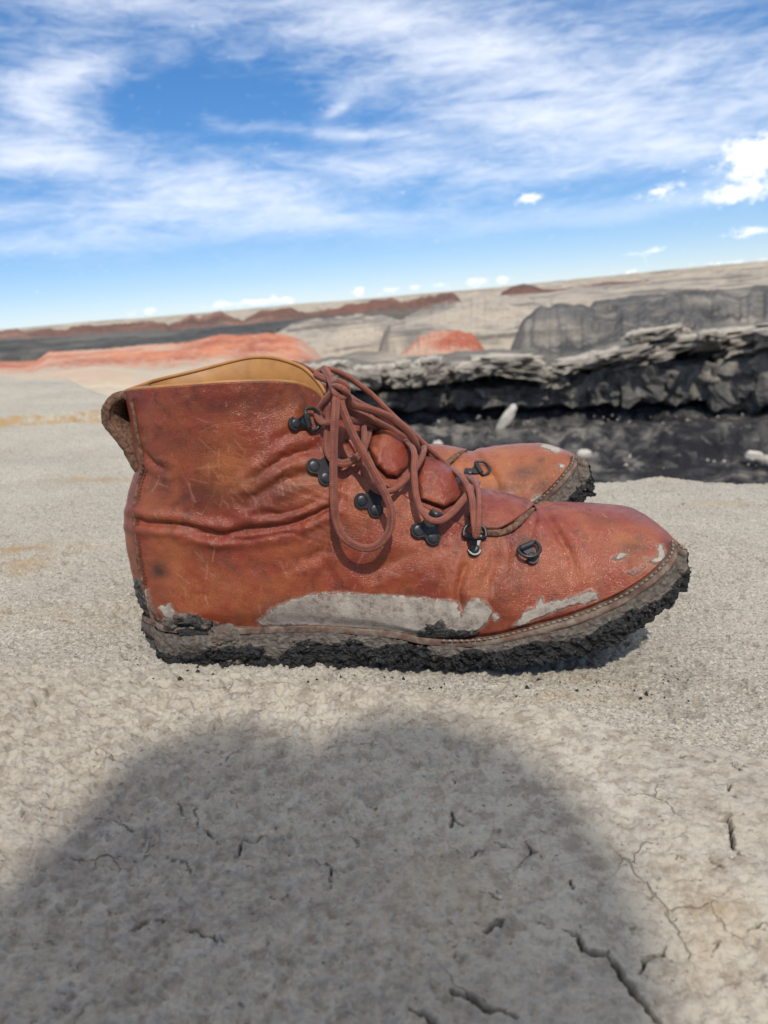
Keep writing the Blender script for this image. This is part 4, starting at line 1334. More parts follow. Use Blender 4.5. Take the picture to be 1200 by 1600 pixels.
def build_lining(parent, P, u):
    """mustard leather lining: a rolled rim over both collar edges and a shell going down inside"""
    k = np.where((u <= U1 + 0.005))[0]
    near = P[k, -1].copy()
    far = near.copy()
    far[:, 1] *= -1
    t = (u[k] / U1).clip(0, 1)
    far[:, 2] += 0.0026 * np.exp(-((u[k] - 0.22) / 0.10) ** 2) + 0.0040 * np.exp(-((t - 0.62) / 0.32) ** 2) * sst(1.0, .86, t) * sst(0, .15, t)
    loop = np.vstack([near[::-1], far[1:]])
    mb = MB()
    # rolled rim just inside the leather edge
    cen = loop.copy()
    r = np.hypot(cen[:, 1], 1e-6)
    sgn = np.sign(cen[:, 1] + 1e-12)
    cen[:, 1] -= sgn * np.minimum(0.0017, np.abs(cen[:, 1]))
    cen[:, 2] += 0.0005
    V, F, uv = tube(resample(cen, 220), 0.0011, 8)
    mb.add(V, F, uv)
    # inner shell
    rows = []
    for dz, sq in ((0.0, 0.0), (-0.004, 0.006), (-0.012, 0.010), (-0.03, 0.012), (-0.06, 0.014), (-0.10, 0.014), (-0.128, 0.016)):
        q = cen.copy()
        q[:, 2] += dz
        q[:, 1] *= (1 - sq * 12)
        q[:, 0] = q[:, 0].mean() + (q[:, 0] - q[:, 0].mean()) * (1 - sq * 6)
        rows.append(resample(q, 160))
    G = np.stack(rows, 0)
    mb.add(G.reshape(-1, 3), grid_faces(*G.shape[:2])[:, ::-1])
    o = mb.build('lining', M_LINING, parent)
    # insole
    q = resample(rows[-1], 60)
    c = q.mean(0)
    mb = MB()
    mb.add(np.vstack([q, c[None]]), [(i, i + 1, len(q)) for i in range(len(q) - 1)])
    mb.build('insole', M_DARKIN, parent)
    return o


PILLOWS = [([(574, 700), (580, 680), (602, 662), (620, 672), (638, 690), (645, 710), (638, 732), (622, 748), (604, 746), (586, 728)], 4.2),
           ([(652, 756), (656, 730), (664, 712), (690, 716), (716, 734), (727, 752), (727, 768), (716, 786), (694, 796), (672, 788), (656, 782)], 4.2),
           ([(733, 810), (742, 785), (750, 764), (778, 765), (806, 774), (840, 782), (834, 796), (815, 812), (800, 822), (780, 833), (752, 832)], 3.2),
           ([(540, 690), (548, 664), (566, 660), (566, 690), (556, 715)], 2.0)]


def build_tongue(parent, mat, far=False):
    nu, nv = (300, 90) if not far else (140, 40)
    R2 = sil(RIDGE[1:], 260)
    Lo = side(*crv(TONGUE_LOW, 240).T)[:, [0, 2]]
    u = np.linspace(0, 1, nu)
    s = np.linspace(0, 1, nv)
    v = 1 - (1 - s) ** 1.9
    up_, lo_ = resample(R2, u), resample(Lo, u)
    XZ = lo_[:, None] * (1 - v)[None, :, None] + up_[:, None] * v[None, :, None]
    x, z = XZ[..., 0], XZ[..., 1]
    D0_ = dfun(x, z)
    px, py = proj(toframe(np.stack([x, -D0_, z], -1)))
    h = np.full(x.shape, -0.0042)
    for pl, a in PILLOWS:
        sd = poly_sd(px, py, pl)
        h += a * 1.35e-3 * np.sqrt(np.clip(sd / 15, 0, 1) * (2 - np.clip(sd / 15, 0, 1)) + 1e-9)
        h -= 0.0010 * np.exp(-(sd / 3.0) ** 2)
    h += 0.0007 * fbm(px / 26, py / 22, 3, 3, 121)
    D = np.maximum(D0_ + h * sst(0, 0.010, D0_), 0)
    D[:, -1] = 0
    D *= np.where(np.arange(nu) >= nu - 3, 0.96, 1)[:, None]
    wear, dark, mud, wet, scr = masks(px, py, far)
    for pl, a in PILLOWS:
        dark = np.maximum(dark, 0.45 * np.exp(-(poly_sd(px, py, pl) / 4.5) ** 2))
    base = np.stack([x, -D, z], -1)
    VV, FF, off = [], [], 0
    for sgn in (1, -1):
        Q = base.copy()
        Q[..., 1] *= sgn
        VV.append(Q.reshape(-1, 3))
        f = grid_faces(nu, nv, off)
        FF.append(f if sgn > 0 else f[:, ::-1])
        off += nu * nv
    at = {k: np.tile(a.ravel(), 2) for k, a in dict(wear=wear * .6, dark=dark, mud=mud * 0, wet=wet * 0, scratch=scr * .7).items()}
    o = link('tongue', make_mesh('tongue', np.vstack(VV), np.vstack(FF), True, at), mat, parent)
    # raw cut edge of the lowest tongue panel over the dark slit
    q = crv([(748, 829), (766, 833), (788, 831), (806, 820), (820, 807), (834, 795)], 60)
    e = side(q[:, 0], q[:, 1], 0.0016)
    rr = 0.0019 * (1 + 0.3 * noise(np.linspace(0, 14, 60), 0, 0, 5)) * np.interp(np.linspace(0, 1, 60), [0, .15, .8, 1], [.4, 1, 1, .5])
    mb = MB()
    mb.add(*tube(e, rr, 8))
    mb.build('raw_edge', M_RAW, o)
    return o


def build_heel(parent, far=False):
    """corded seam up the back and the pull loop"""
    p = crv([(237, 972), (228, 945), (220, 915), (213, 880), (208, 845), (206, 810), (208, 780), (213, 755), (220, 730)], 90)
    mb = MB()
    q = side(p[:, 0] + 4, p[:, 1], 0.0)
    V, F, uv = tube(q, 0.0012, 8)
    V = V + 0.00025 * noise(V[:, 0] * 900, V[:, 2] * 900, V[:, 1] * 900, 4)[:, None]
    mb.add(V, F, uv)
    q2 = q.copy()
    q2[:, 1] *= -1
    mb.add(*tube(q2, 0.0011, 8))
    seam = mb.build('heel_stay', M_RAW, parent)
    # stitches down the stay
    st = MB()
    for i in range(2, 88, 2):
        a, b = side(p[i, 0] + 9, p[i, 1], 0.0001), side(p[i + 1, 0] + 9, p[i + 1, 1], 0.0001)
        st.add(*tube(np.array([a, a * .5 + b * .5 + [0, -.0002, 0], b]), 0.00035, 5))
    s = st.build('stitching', M_STRAP, seam)
    s['kind'] = 'stuff'
    # raw edge of the back strip between collar and seam
    eb = crv([(204, 622), (209, 650), (214, 678), (219, 704), (223, 726)], 50)
    ee = side(eb[:, 0] + 1, eb[:, 1], 0.0003)
    V, F, uv = tube(ee, 0.0011, 8)
    V = V + 0.00035 * np.stack([noise(V[:, 0] * 900, V[:, 2] * 900, V[:, 1] * 900, s_) for s_ in (41, 42, 43)], -1)
    link('raw_edge', make_mesh('raw_edge', V, F, True), M_RAW, parent)
    # pull loop: a strap bent back on itself
    lp = crv([(212, 618), (200, 614), (186, 620), (176, 633), (174, 648), (178, 661), (188, 673), (199, 686), (209, 702), (217, 718), (228, 738), (242, 758)], 80)
    c = at_y(lp[:, 0], lp[:, 1], 0.0)
    T = np.gradient(c, axis=0)
    T /= np.linalg.norm(T, axis=1, keepdims=True)
    N = np.stack([-T[:, 2], np.zeros(80), T[:, 0]], -1)
    w = 0.0090
    skew = np.array([0.0078, 0, 0.0012]) / 0.018
    env = sst(1.0, .75, np.linspace(0, 1, 80))
    sec = [(-1, -.5), (-1, .5), (-.93, .8), (.93, .8), (1, .5), (1, -.5), (.93, -.8), (-.93, -.8)]
    th = 0.0030 * (1 + 0.15 * noise(np.linspace(0, 18, 80), 3, 0, 9))
    G = []
    for a, b in sec:
        jit = 0.0005 * noise(np.linspace(0, 50, 80), a * 3 + b, 0, 14)
        q = c + N * (b * th)[:, None]
        q[:, 1] += a * (w + jit) * (0.45 + 0.55 * env)
        q += (a + 1) * w * skew * env[:, None]
        G.append(q)
    G = np.stack(G, 1)
    me = make_mesh('pull_loop', G.reshape(-1, 3), grid_faces(80, len(sec), wrap_m=True), True)
    loop = link('pull_loop', me, M_RAW, parent)
    # rough cut edges of the strap
    for sg in (-1, 1):
        r = c.copy()
        r[:, 1] += sg * w * (0.45 + 0.55 * env)
        r += (sg + 1) * w * skew * env[:, None]
        V, F, uv = tube(r, 0.0024, 8, 0.5, up=(0, 1, 0))
        V = V + 0.0005 * np.stack([noise(V[:, 0] * 500, V[:, 2] * 500, V[:, 1] * 500, s_) for s_ in (31, 32, 33)], -1)
        link('raw_edge', make_mesh('raw_edge', V, F, True), M_RAW, loop)


# ------------------------------------------------------------------ sole
def sole_outline():
    u = np.linspace(0, 1, 620)
    u = 0.35 * u + 0.65 * 0.5 * (1 - np.cos(np.pi * u))
    B = np.stack([np.interp(u, TB, BOT[:, k]) for k in (0, 1)], -1)
    D = dfun(B[:, 0], B[:, 1])
    D[0] = D[-1] = 0
    near = np.stack([B[:, 0], -D, B[:, 1]], -1)
    far = near[::-1].copy()
    far[:, 1] *= -1
    return np.vstack([near, far[1:-1]])


def edge_scale(L):
    """the edge of the sole narrows round the tip and along the inner side of the toe"""
    return (1 - .6 * sst(-.118, -.134, L[:, 0])) * np.where(L[:, 1] <= 0, 1 - 0.45 * sst(.135, .160, L[:, 0]), 1 - 1.0 * sst(.09, .145, L[:, 0]))


def offset_loop(L, o):
    T = np.roll(L, -9, 0) - np.roll(L, 9, 0)
    n = np.stack([T[:, 1], -T[:, 0], np.zeros(len(L))], -1)
    n /= np.linalg.norm(n, axis=1, keepdims=True) + 1e-12
    o = np.broadcast_to(np.asarray(o, float), (len(L),))
    return L + n * o[:, None], n


SOLE = sole_outline()
_, _n = offset_loop(SOLE, 0)
if (_n[len(SOLE) // 4] @ np.array([0, -1, 0])) < 0:
    SOLE_SIGN = -1
else:
    SOLE_SIGN = 1
_b = crv(BOTTOM, 400)
_xd = SOLE[:620]


def _bot_xz():
    D = np.full(len(_b), 0.04)
    for _ in range(6):
        P = unp(_b[:, 0], _b[:, 1], YC - D - (bend(P[:, 0]) if _ else 0))
        D = np.interp(P[:, 0], _xd[:, 0], -_xd[:, 1], left=0, right=0) + 0.005
    o = np.argsort(P[:, 0])
    return P[o, 0], P[o, 2]


BX, BZ = _bot_xz()


def build_sole(parent, far=False):
    n = len(SOLE)
    zw = SOLE[:, 2]
    zb = np.interp(SOLE[:, 0], BX, BZ)
    zb = np.minimum(zb, zw - 0.010)
    s = np.r_[0, np.cumsum(np.linalg.norm(np.diff(SOLE, axis=0), axis=1))]
    xx = SOLE[:, 0]
    toe = sst(0.02, 0.09, xx)
    # welt: flat ledge round the upper
    prof = [(-0.004, 0.0004), (0.0006, 0.0002), (0.0010, 0.0007), (0.0036, 0.0001), (0.0046, -0.0005), (0.0048, -0.0020), (0.0040, -0.0030)]
    rings = []
    for o_, dz in prof:
        oo = o_ * np.where(o_ > 0, (0.12 + 0.88 * toe) * edge_scale(SOLE), 1)
        q, _ = offset_loop(SOLE, SOLE_SIGN * oo)
        q[:, 2] = zw + dz
        q[:, 2] += 0.0003 * noise(s * 300, dz * 900, 0, 7)
        rings.append(q)
    G = np.stack(rings, 0)
    welt = link('welt', make_mesh('welt', G.reshape(-1, 3), grid_faces(G.shape[0], n, wrap_m=True)), M_WELT, parent)
    # stitching in the welt round the forefoot
    st = MB()
    q, nn = offset_loop(SOLE, SOLE_SIGN * 0.0022 * edge_scale(SOLE))
    q[:, 2] = zw + 0.0007
    ln = np.r_[0, np.cumsum(np.linalg.norm(np.diff(q, axis=0), axis=1))]
    for a in np.arange(0.002, ln[-1], 0.0030):
        p0 = np.array([np.interp(a + d, ln, q[:, k]) for d in (0, .0011, .0022) for k in range(3)]).reshape(3, 3)
        if p0[1, 0] < 0.03:
            continue
        p0[1, 2] += 0.0004
        st.add(*tube(p0, np.array([.0004, .0007, .0004]), 6))
    so = st.build('stitching', M_STITCH, welt)
    so['kind'] = 'stuff'
    # mid- and outsole wall, crusted with mud
    m = 76
    tt = np.linspace(0, 1, m)
    rows, wets = [], []
    for t in tt:
        bul = 0.0034 + 0.0014 * np.sin(np.pi * t)
        q, nn = offset_loop(SOLE, SOLE_SIGN * bul * (0.45 + 0.55 * toe) * edge_scale(SOLE))
        q[:, 2] = (zw - 0.0026) * (1 - t) + zb * t
        g = fbm(q[:, 0] * 55, q[:, 1] * 55, q[:, 2] * 55, 3, 131)
        f = fbm(q[:, 0] * 240, q[:, 1] * 240, q[:, 2] * 240, 4, 132, 0.68)
        th = np.interp(q[:, 0], [-.14, -.11, -.06, -.04, .02, .08, .12, .16], [.62, .50, .42, .22, .18, .24, .34, .50])
        wet = sst(-0.16, 0.16, t - th + 0.34 * g + .12 * f)
        amp = (0.0010 + 0.0024 * wet) * (0.5 + 0.5 * edge_scale(SOLE))
        dsp = amp * (0.3 + 0.8 * np.clip(g, -1, .7) + 0.75 * f) * sst(-.137, -.125, q[:, 0])
        dsp += 0.0030 * np.exp(-((q[:, 0] + 0.100) / 0.02) ** 2) * sst(.5, .1, np.abs(t - .15)) * (q[:, 1] < 0)
        q = q + nn * SOLE_SIGN * dsp[:, None]
        q[:, 2] += 0.0022 * wet * noise(q[:, 0] * 170, q[:, 1] * 170, t * 2, 134) * (t > .7)
        rows.append(q)
        wets.append(wet)
    c = SOLE.mean(0)
    for k in (0.93, 0.75, 0.45, 0.02):
        q = rows[m - 1].copy()
        q[:, 1] *= k
        q[:, 0] = c[0] + (q[:, 0] - c[0]) * (0.985 if k > .5 else 0.95)
        q[:, 2] = rows[m - 1][:, 2] + 0.001 * (1 - k) + 0.002 * noise(q[:, 0] * 90, q[:, 1] * 90, 0, 140)
        rows.append(q)
        wets.append(np.ones(n))
    G = np.stack(rows, 0)
    sole = link('sole', make_mesh('sole', G.reshape(-1, 3), grid_faces(G.shape[0], n, wrap_m=True), True, {'wet': np.concatenate(wets)}), M_MUD, parent)
    # clods of mud stuck to the wall
    mb, wa = MB(), []
    r = np.random.default_rng(91 + far)
    ico = [(0, 0, 1)] + [(math.cos(a) * .9, math.sin(a) * .9, .45) for a in np.arange(5) * 1.2566] + [(math.cos(a + .63) * .9, math.sin(a + .63) * .9, -.45) for a in np.arange(5) * 1.2566] + [(0, 0, -1)]
    icf = [(0, 1 + i, 1 + (i + 1) % 5) for i in range(5)] + [(1 + i, 6 + i, 1 + (i + 1) % 5) for i in range(5)] + [(1 + (i + 1) % 5, 6 + i, 6 + (i + 1) % 5) for i in range(5)] + [(11, 6 + (i + 1) % 5, 6 + i) for i in range(5)]
    ico = np.array(ico)
    for i in range(2600):
        a = r.integers(0, n)
        t = r.beta(3.2, 1.3)
        x0 = SOLE[a, 0]
        if wets[int(t * (m - 1))][a] < 0.5 and r.random() < 0.93:
            continue
        p = rows[int(t * (m - 1))][a]
        rad = min(r.gamma(1.1, 0.00020) + 0.00016, 0.0014)
        w = 1.0 if wets[int(t * (m - 1))][a] > 0.4 else 0.2
        V = ico * rad * r.uniform(.4, 1.7, (12, 1)) * r.uniform(.6, 1.6, 3) + p
        mb.add(V, icf)
        wa += [w * r.uniform(.5, 1)] * 12
    # heel lumps climbing on the upper
    for q_, (a_, b_, hw, hh, dp, w) in enumerate(HEEL_LUMPS if not far else []):
        p = side(np.array(float(a_)), np.array(float(b_)), 0.0006)
        me = rock_mesh('lump', hw * 0.00033, dp * 1e-3, hh * 0.00033, 700 + q_, 13, 2.6, 0.55, 1.5)
        V = np.empty(len(me.vertices) * 3, np.float32)
        me.vertices.foreach_get('co', V)
        V = V.reshape(-1, 3) + p
        V = V + 0.0004 * np.stack([noise(V[:, 0] * 700, V[:, 1] * 700, V[:, 2] * 700, s_) for s_ in (51, 52, 53)], -1)
        mb.add(V, [tuple(f.vertices) for f in me.polygons])
        wa += [w] * len(V)
        bpy.data.meshes.remove(me)
    cl = mb.build('mud_clods', M_MUD, sole, True, {'wet': np.array(wa)})
    cl['kind'] = 'stuff'
    return sole


# px, py, half width px, half height px, depth mm, wetness
HEEL_LUMPS = [(268, 972, 14, 8, 2.2, .35), (294, 967, 22, 8, 2.6, .45), (318, 976, 14, 7, 2.4, .55), (352, 990, 24, 12, 4.5, .05), (336, 1004, 18, 9, 3.5, .5), (372, 1002, 16, 9, 3.5, .45),
              (302, 990, 22, 9, 3.0, .75), (395, 1012, 22, 9, 3.0, .6), (690, 982, 22, 6, 1.4, 1.), (722, 989, 22, 5, 1.3, 1.), (664, 988, 12, 4, 1.2, 1.), (300, 1024, 16, 7, 3.0, .7), (365, 1030, 12, 5, 3.5, .1)]


# ------------------------------------------------------------------ hardware
def frame_at(px, py, ang, off=0.0, flank=1):
    """origin, in-plane axes and normal on the flank; ang = direction of axis a in the photo (deg, anticlockwise from right)"""
    e = 6.0
    P = side(np.array([px, px + e, px, px - e, px], float), np.array([py, py, py - e, py, py + e], float))
    rx = P[1] - P[3]
    ry = P[2] - P[4]
    nrm = np.cross(rx, ry)
    nrm /= np.linalg.norm(nrm)
    if nrm[1] > 0:
        nrm = -nrm
    c, s = math.cos(R_(ang)), math.sin(R_(ang))
    a = rx / np.linalg.norm(rx) * c + ry / np.linalg.norm(ry) * s
    a -= nrm * (a @ nrm)
    a /= np.linalg.norm(a)
    b = np.cross(nrm, a)
    o = P[0] + nrm * off
    if flank < 0:
        mir = np.array([1, -1, 1])
        return o * mir, a * mir, b * mir, nrm * mir
    return o, a, b, nrm


def put(V, fr):
    o, a, b, n = fr
    V = np.asarray(V, float) * 1e-3
    return o + V[:, :1] * a + V[:, 1:2] * b + V[:, 2:3] * n


def plate(poly, h, bev=0.25):
    """bevelled plate from an outline (mm)"""
    P = np.asarray(poly, float)
    c = P.mean(0)
    k = len(P)
    T = np.roll(P, -1, 0) - np.roll(P, 1, 0)
    nn = np.stack([T[:, 1], -T[:, 0]], -1)
    nn /= np.linalg.norm(nn, axis=1, keepdims=True)
    ins = P - nn * bev
    V = np.vstack([np.c_[P, np.full(k, -2.2)], np.c_[P, np.full(k, h - bev)], np.c_[ins, np.full(k, h)]])
    F = []
    for r in (0, 1):
        for i in range(k):
            j = (i + 1) % k
            F.append((r * k + i, r * k + j, (r + 1) * k + j, (r + 1) * k + i))
    F.append(tuple(range(2 * k, 3 * k)))
    return V, F


def dome(cx, cy, r, z0, h):
    """rivet head"""
    rings, k = [(1.0, 0), (1.0, .35), (.9, .62), (.66, .86), (.34, .97)], 18
    V, F = [], []
    for rr, hh in rings:
        V += [(cx + r * rr * math.cos(a), cy + r * rr * math.sin(a), z0 + h * hh) for a in np.arange(k) / k * 2 * np.pi]
    V.append((cx, cy, z0 + h))
    for i in range(len(rings) - 1):
        F += [(i * k + j, i * k + (j + 1) % k, (i + 1) * k + (j + 1) % k, (i + 1) * k + j) for j in range(k)]
    F += [((len(rings) - 1) * k + j, (len(rings) - 1) * k + (j + 1) % k, len(V) - 1) for j in range(k)]
    return np.array(V), F


def add_part(name, V, F, fr, mat, parent, smooth=True):
    me = make_mesh(name, put(V, fr), F, smooth)
    return link(name, me, mat, parent)


def lobes(r, d, neck, b1):
    """outline: two rivet lobes joined by a waist, and a neck rising to +b (mm)"""
    p = []
    arc = lambda cx, cy, a0, a1, n=12: [(cx + r * math.cos(R_(a)), cy + r * math.sin(R_(a))) for a in np.linspace(a0, a1, n)]
    p += arc(-d / 2, 0, 100, 318)
    p += [(0, -r * 0.45)]
    p += arc(d / 2, 0, 222, 440)
    p += [(neck / 2 + .6, r + .6), (neck / 2, b1), (-neck / 2, b1), (-neck / 2 - .6, r + .6)]
    return p


def lace_hook(px1, py1, px2, py2, parent, flank=1):
    """speed hook: plate on two rivets, tab curled over towards the tongue"""
    ang = math.degrees(math.atan2(-(py2 - py1), px2 - px1))
    fr = frame_at((px1 + px2) / 2, (py1 + py2) / 2, ang, 0.0015, flank)
    d = 8.6
    V, F = plate(lobes(4.0, d, 7.4, 9.5), 0.9)
    hk = add_part('lace_hook', V, F, fr, M_BLACK, parent, False)
    for s in (-1, 1):
        V, F = dome(s * d / 2, 0, 2.9, 0.85, 0.95)
        add_part('rivet', V, F, fr, M_BLACK, hk)
    # curled tab
    w = 6.6
    path = [(8.5, .2), (10.0, .6), (11.6, 1.6), (12.4, 3.2), (11.9, 4.8), (10.4, 5.5), (8.6, 5.2)]
    q = crv(path, 16)
    T = np.gradient(q, axis=0)
    T /= np.linalg.norm(T, axis=1, keepdims=True)
    nn = np.stack([-T[:, 1], T[:, 0]], -1) * 0.5
    G = []
    for i in range(16):
        ww = w / 2 * (1.0 if i < 11 else math.sqrt(max(0.12, 1 - ((i - 10) / 6) ** 2)) * 1.0)
        for aa, k in ((-ww, -1), (-ww, 1), (ww, 1), (ww, -1)):
            G.append((aa, q[i, 0] + nn[i, 0] * k, q[i, 1] + nn[i, 1] * k))
    F = [tuple(f) for f in grid_faces(16, 4, wrap_m=True)] + [(0, 1, 2, 3), (63, 62, 61, 60)]
    add_part('hook_tab', np.array(G), F, fr, M_BLACK, hk, True)
    return hk


def lace_ring(px, py, ang, parent, fold=1.0, size=1.0, flank=1):
    """D-ring held by a folded strap with one rivet; axis a points from the rivet to the ring"""
    fr = frame_at(px, py, ang, 0.0015, flank)
    k = size
    o = [(-3.6 + 3.6 - 3.7 * math.cos(R_(t)) * 1.0, 3.7 * math.sin(R_(t))) for t in np.linspace(-80, 80, 14)][::-1]
    out = [(p[0] * k, -p[1] * k) for p in o] + [(6.2 * k, -3.6 * k), (6.2 * k, 3.6 * k)]
    out = out[::-1]
    V, F = plate(out, 1.0)
    st = add_part('lace_ring', V, F, fr, M_BLACK, parent, False)
    V, F = dome(0, 0, 2.5 * k, 0.95, 1.0)
    add_part('rivet', V, F, fr, M_BLACK, st)
    # folded barrel of the strap round the ring's bar
    a = np.linspace(0, 2 * np.pi, 14, endpoint=False)
    G = [(6.3 * k + 1.7 * math.cos(t), y, 1.3 + 1.6 * math.sin(t)) for y in (-3.7 * k, -3.5 * k, 3.5 * k, 3.7 * k) for t in a]
    F = [tuple(f) for f in grid_faces(4, 14, wrap_m=True)] + [tuple(range(14)), tuple(range(42, 56))[::-1]]
    add_part('strap_fold', np.array(G), F, fr, M_BLACK, st)
    # ring
    r = 5.6 * k
    pts = [(6.3, -r), (6.3 + 2, -r * 1.02)] + [(6.3 + 2.4 + 4.6 * math.sin(t), -r * math.cos(t)) for t in np.linspace(.25, math.pi - .25, 12)] + [(6.3 + 2, r * 1.02), (6.3, r)]
    p3 = np.array([(x_, y_, 1.4) for x_, y_ in pts])
    base_x = 6.3 * k
    p3[:, 0] = base_x + (p3[:, 0] - 6.3) * k
    if fold != 1.0:       # ring swung about its bar
        c, s = math.cos(fold), math.sin(fold)
        dx = p3[:, 0] - base_x
        p3[:, 0] = base_x + dx * c
        p3[:, 2] = 1.4 + dx * s
    q = crv(p3, 60)
    V, F, uv = tube(q, 0.95 * k, 10, up=(0, 0, 1))
    V2, F2, uv = tube(np.array([q[0], q[0] * .5 + q[-1] * .5, q[-1]]), 0.95 * k, 10, up=(0, 0, 1))
    mb = list(map(tuple, F)) + [tuple(i + len(V) for i in f) for f in F2]
    add_part('ring', np.vstack([V, V2]), mb, fr, M_BLACK, st)
    return st


# ------------------------------------------------------------------ laces: photo pixels with distance before the centre plane (mm), None = lies on the flank
LR = 0.00205
LACES = [
    # big loop hanging over the flank
    [(527, 612, 33), (526, 622, 37), (524, 647, 42), (522, 682, 44), (521, 735, 46), (522, 784, 49), (526, 815, 49), (538, 840, 51), (559, 854, 51.5), (580, 856, 51.5), (597, 846, 51), (609, 827, 50), (611, 798, 49), (604, 777, 47), (590, 749, 45), (573, 717, 43), (555, 686, 41), (541, 654, 39), (533, 631, 37), (534, 614, 34), (540, 606, 28)],
    # second loop thrown over the tongue to the far side
    [(530, 600, 20), (508, 592, 14), (494, 585, 8), (503, 578, 6), (520, 578, 6), (540, 587, 4), (557, 598, 2), (580, 616, 1), (601, 637, 1), (622, 657, 0), (643, 675, -1), (664, 695, -2), (685, 714, -3), (700, 729, -5), (712, 745, -9), (716, 765, -14)],
    [(531, 608, 30), (545, 625, 27), (556, 634, 25), (580, 640, 21), (606, 650, 17), (627, 664, 14), (640, 678, 11), (649, 692, 8), (651, 706, 3), (652, 716, -5), (648, 724, -16)],
    [(505, 576, 8), (512, 584, 14), (518, 597, 20), (525, 611, 27), (533, 622, 31)],
    [(524, 610, 30), (514, 619, 27), (506, 629, 24), (500, 638, 21), (496, 646, 22), (499, 655, 24), (506, 661, 27), (516, 660, 30), (526, 655, 30), (533, 645, 28)],
    [(520, 632, 28), (515, 645, 26), (513, 668, 27), (511, 690, 28), (513, 706, 30), (520, 718, 33), (534, 724, 34), (548, 721, 31), (560, 713, 27), (568, 700, 22), (574, 684, 15), (578, 668, 7), (584, 660, -3), (592, 662, -12)],
    [(566, 655, -4), (568, 664, 12), (569, 686, 24), (569, 710, 29), (571, 732, 32), (575, 748, 35), (583, 761, 38), (594, 768, 39), (608, 768, 37), (620, 763, 33), (634, 751, 28), (648, 735, 23), (658, 718, 17), (662, 706, 10), (662, 700, 0), (655, 696, -12)],
    [(634, 690, -4), (638, 694, 8), (645, 701, 18), (648, 714, 25), (647, 732, 29), (648, 752, 33), (650, 772, 37), (655, 790, 40), (662, 803, 43), (672, 812, 44), (686, 814, 42), (698, 808, 39), (711, 796, 35), (723, 782, 29), (734, 769, 22), (743, 758, 13), (745, 752, 2), (738, 746, -10)],
    [(706, 733, -8), (712, 737, 5), (722, 746, 17), (732, 762, 25), (738, 780, 32), (740, 800, 38), (741, 816, 42), (743, 829, 45), (744, 838, 46), (747, 829, 46), (748, 816, 43), (749, 798, 38), (749, 780, 31), (747, 766, 23), (741, 755, 13), (732, 748, 1), (722, 745, -10)],
    [(540, 636, 22), (552, 645, 20), (574, 653, 14), (594, 662, 8), (612, 672, 2), (640, 690, -4), (668, 708, -8)],
    [(545, 622, 12), (565, 633, 8), (588, 645, 3), (612, 660, -2), (640, 683, -6), (668, 707, -10), (690, 722, -12)],
    [(535, 650, 24), (552, 657, 20), (572, 661, 12), (588, 668, 4), (602, 672, -4)],
]


def build_laces(parent, far=False):
    for i, c in enumerate(LACES):
        if far and i == 0:
            continue
        c = np.array(c, float)
        P = at_y(c[:, 0], c[:, 1], c[:, 2] * 1e-3)
        P = crv(P, 26 * len(c))
        V, F, uv = tube(P, LR, 14, 0.74)
        me = make_mesh('shoelace', V, F, True, None, uv)
        link('shoelace', me, M_LACE, parent)
    # knot: two short turns round the strands
    if not far:
        for c in ([(522, 601, 26), (530, 597, 33), (540, 603, 34), (542, 614, 33), (534, 621, 36), (525, 616, 36), (521, 606, 30)],
                  [(518, 612, 26), (524, 604, 33), (533, 606, 37), (541, 613, 36), (544, 624, 30), (538, 630, 24)]):
            c = np.array(c, float)
            P = crv(at_y(c[:, 0], c[:, 1], c[:, 2] * 1e-3), 120)
            V, F, uv = tube(P, LR, 14, 0.74)
            link('shoelace', make_mesh('shoelace', V, F, True, None, uv), M_LACE, parent)


def build_boot(label, mw, far=False):
    root = bpy.data.objects.new('hiking_boot', None)
    COL.objects.link(root)
    root.empty_display_size = 0.05
    tag(root, label, 'boot', 'pair of leather hiking boots')
    mat = M_LEATHER2 if far else M_LEATHER
    up_, P, u, v = build_upper(root, mat, far)
    build_lining(root, P, u)
    build_tongue(root, mat, far)
    build_heel(root, far)
    build_sole(root, far)
    for fl in (1, -1):
        lace_ring(460, 662, 14, root, flank=fl)
        lace_hook(489, 728, 509, 748, root, flank=fl)
        lace_hook(564, 782, 587, 797, root, flank=fl)
        lace_hook(651, 828, 677, 841, root, flank=fl)
        lace_ring(741, 859, 90, root, flank=fl)
        if far:
            lace_ring(842, 850, 10, root, flank=fl)
        else:
            lace_ring(829, 872, 118, root, fold=2.75, flank=fl)
    build_laces(root, far)
    for o in root.children_recursive:
        if o.type == 'MESH':
            co = np.empty(len(o.data.vertices) * 3, np.float32)
            o.data.vertices.foreach_get('co', co)
            co = co.reshape(-1, 3)
            co[:, 1] -= bend(co[:, 0])
            o.data.vertices.foreach_set('co', co.ravel())
            o.data.update()
    root.matrix_world = mw
    return root


build_boot('rust red leather hiking boot in front with its lace loop hanging over the side', RF @ Matrix.Translation((0, YC, 0)))
FAR_MW = RF @ Matrix.Translation((-0.015, YC + 0.100, -0.001)) @ Matrix.Rotation(R_(-7.5), 4, 'Y') @ Matrix.Rotation(R_(-7), 4, 'X')
build_boot('orange tan leather boot behind with only its scuffed toe in view', FAR_MW, True)


# ------------------------------------------------------------------ the photographer, crouched behind the camera: casts the shadow on the near rock
def mat_person():
    m, N = material('skin_and_jacket')
    k = N.attr('cloth')
    f = N.noise(N.obj(), 40, 4)
    cl = N.mix(f, (0.06, 0.075, 0.09), (0.085, 0.10, 0.12))
    sk = N.mix(f, (0.50, 0.30, 0.21), (0.44, 0.25, 0.17))
    N.out(N.mix(k, sk, cl), 0.75, 0.3)
    return m


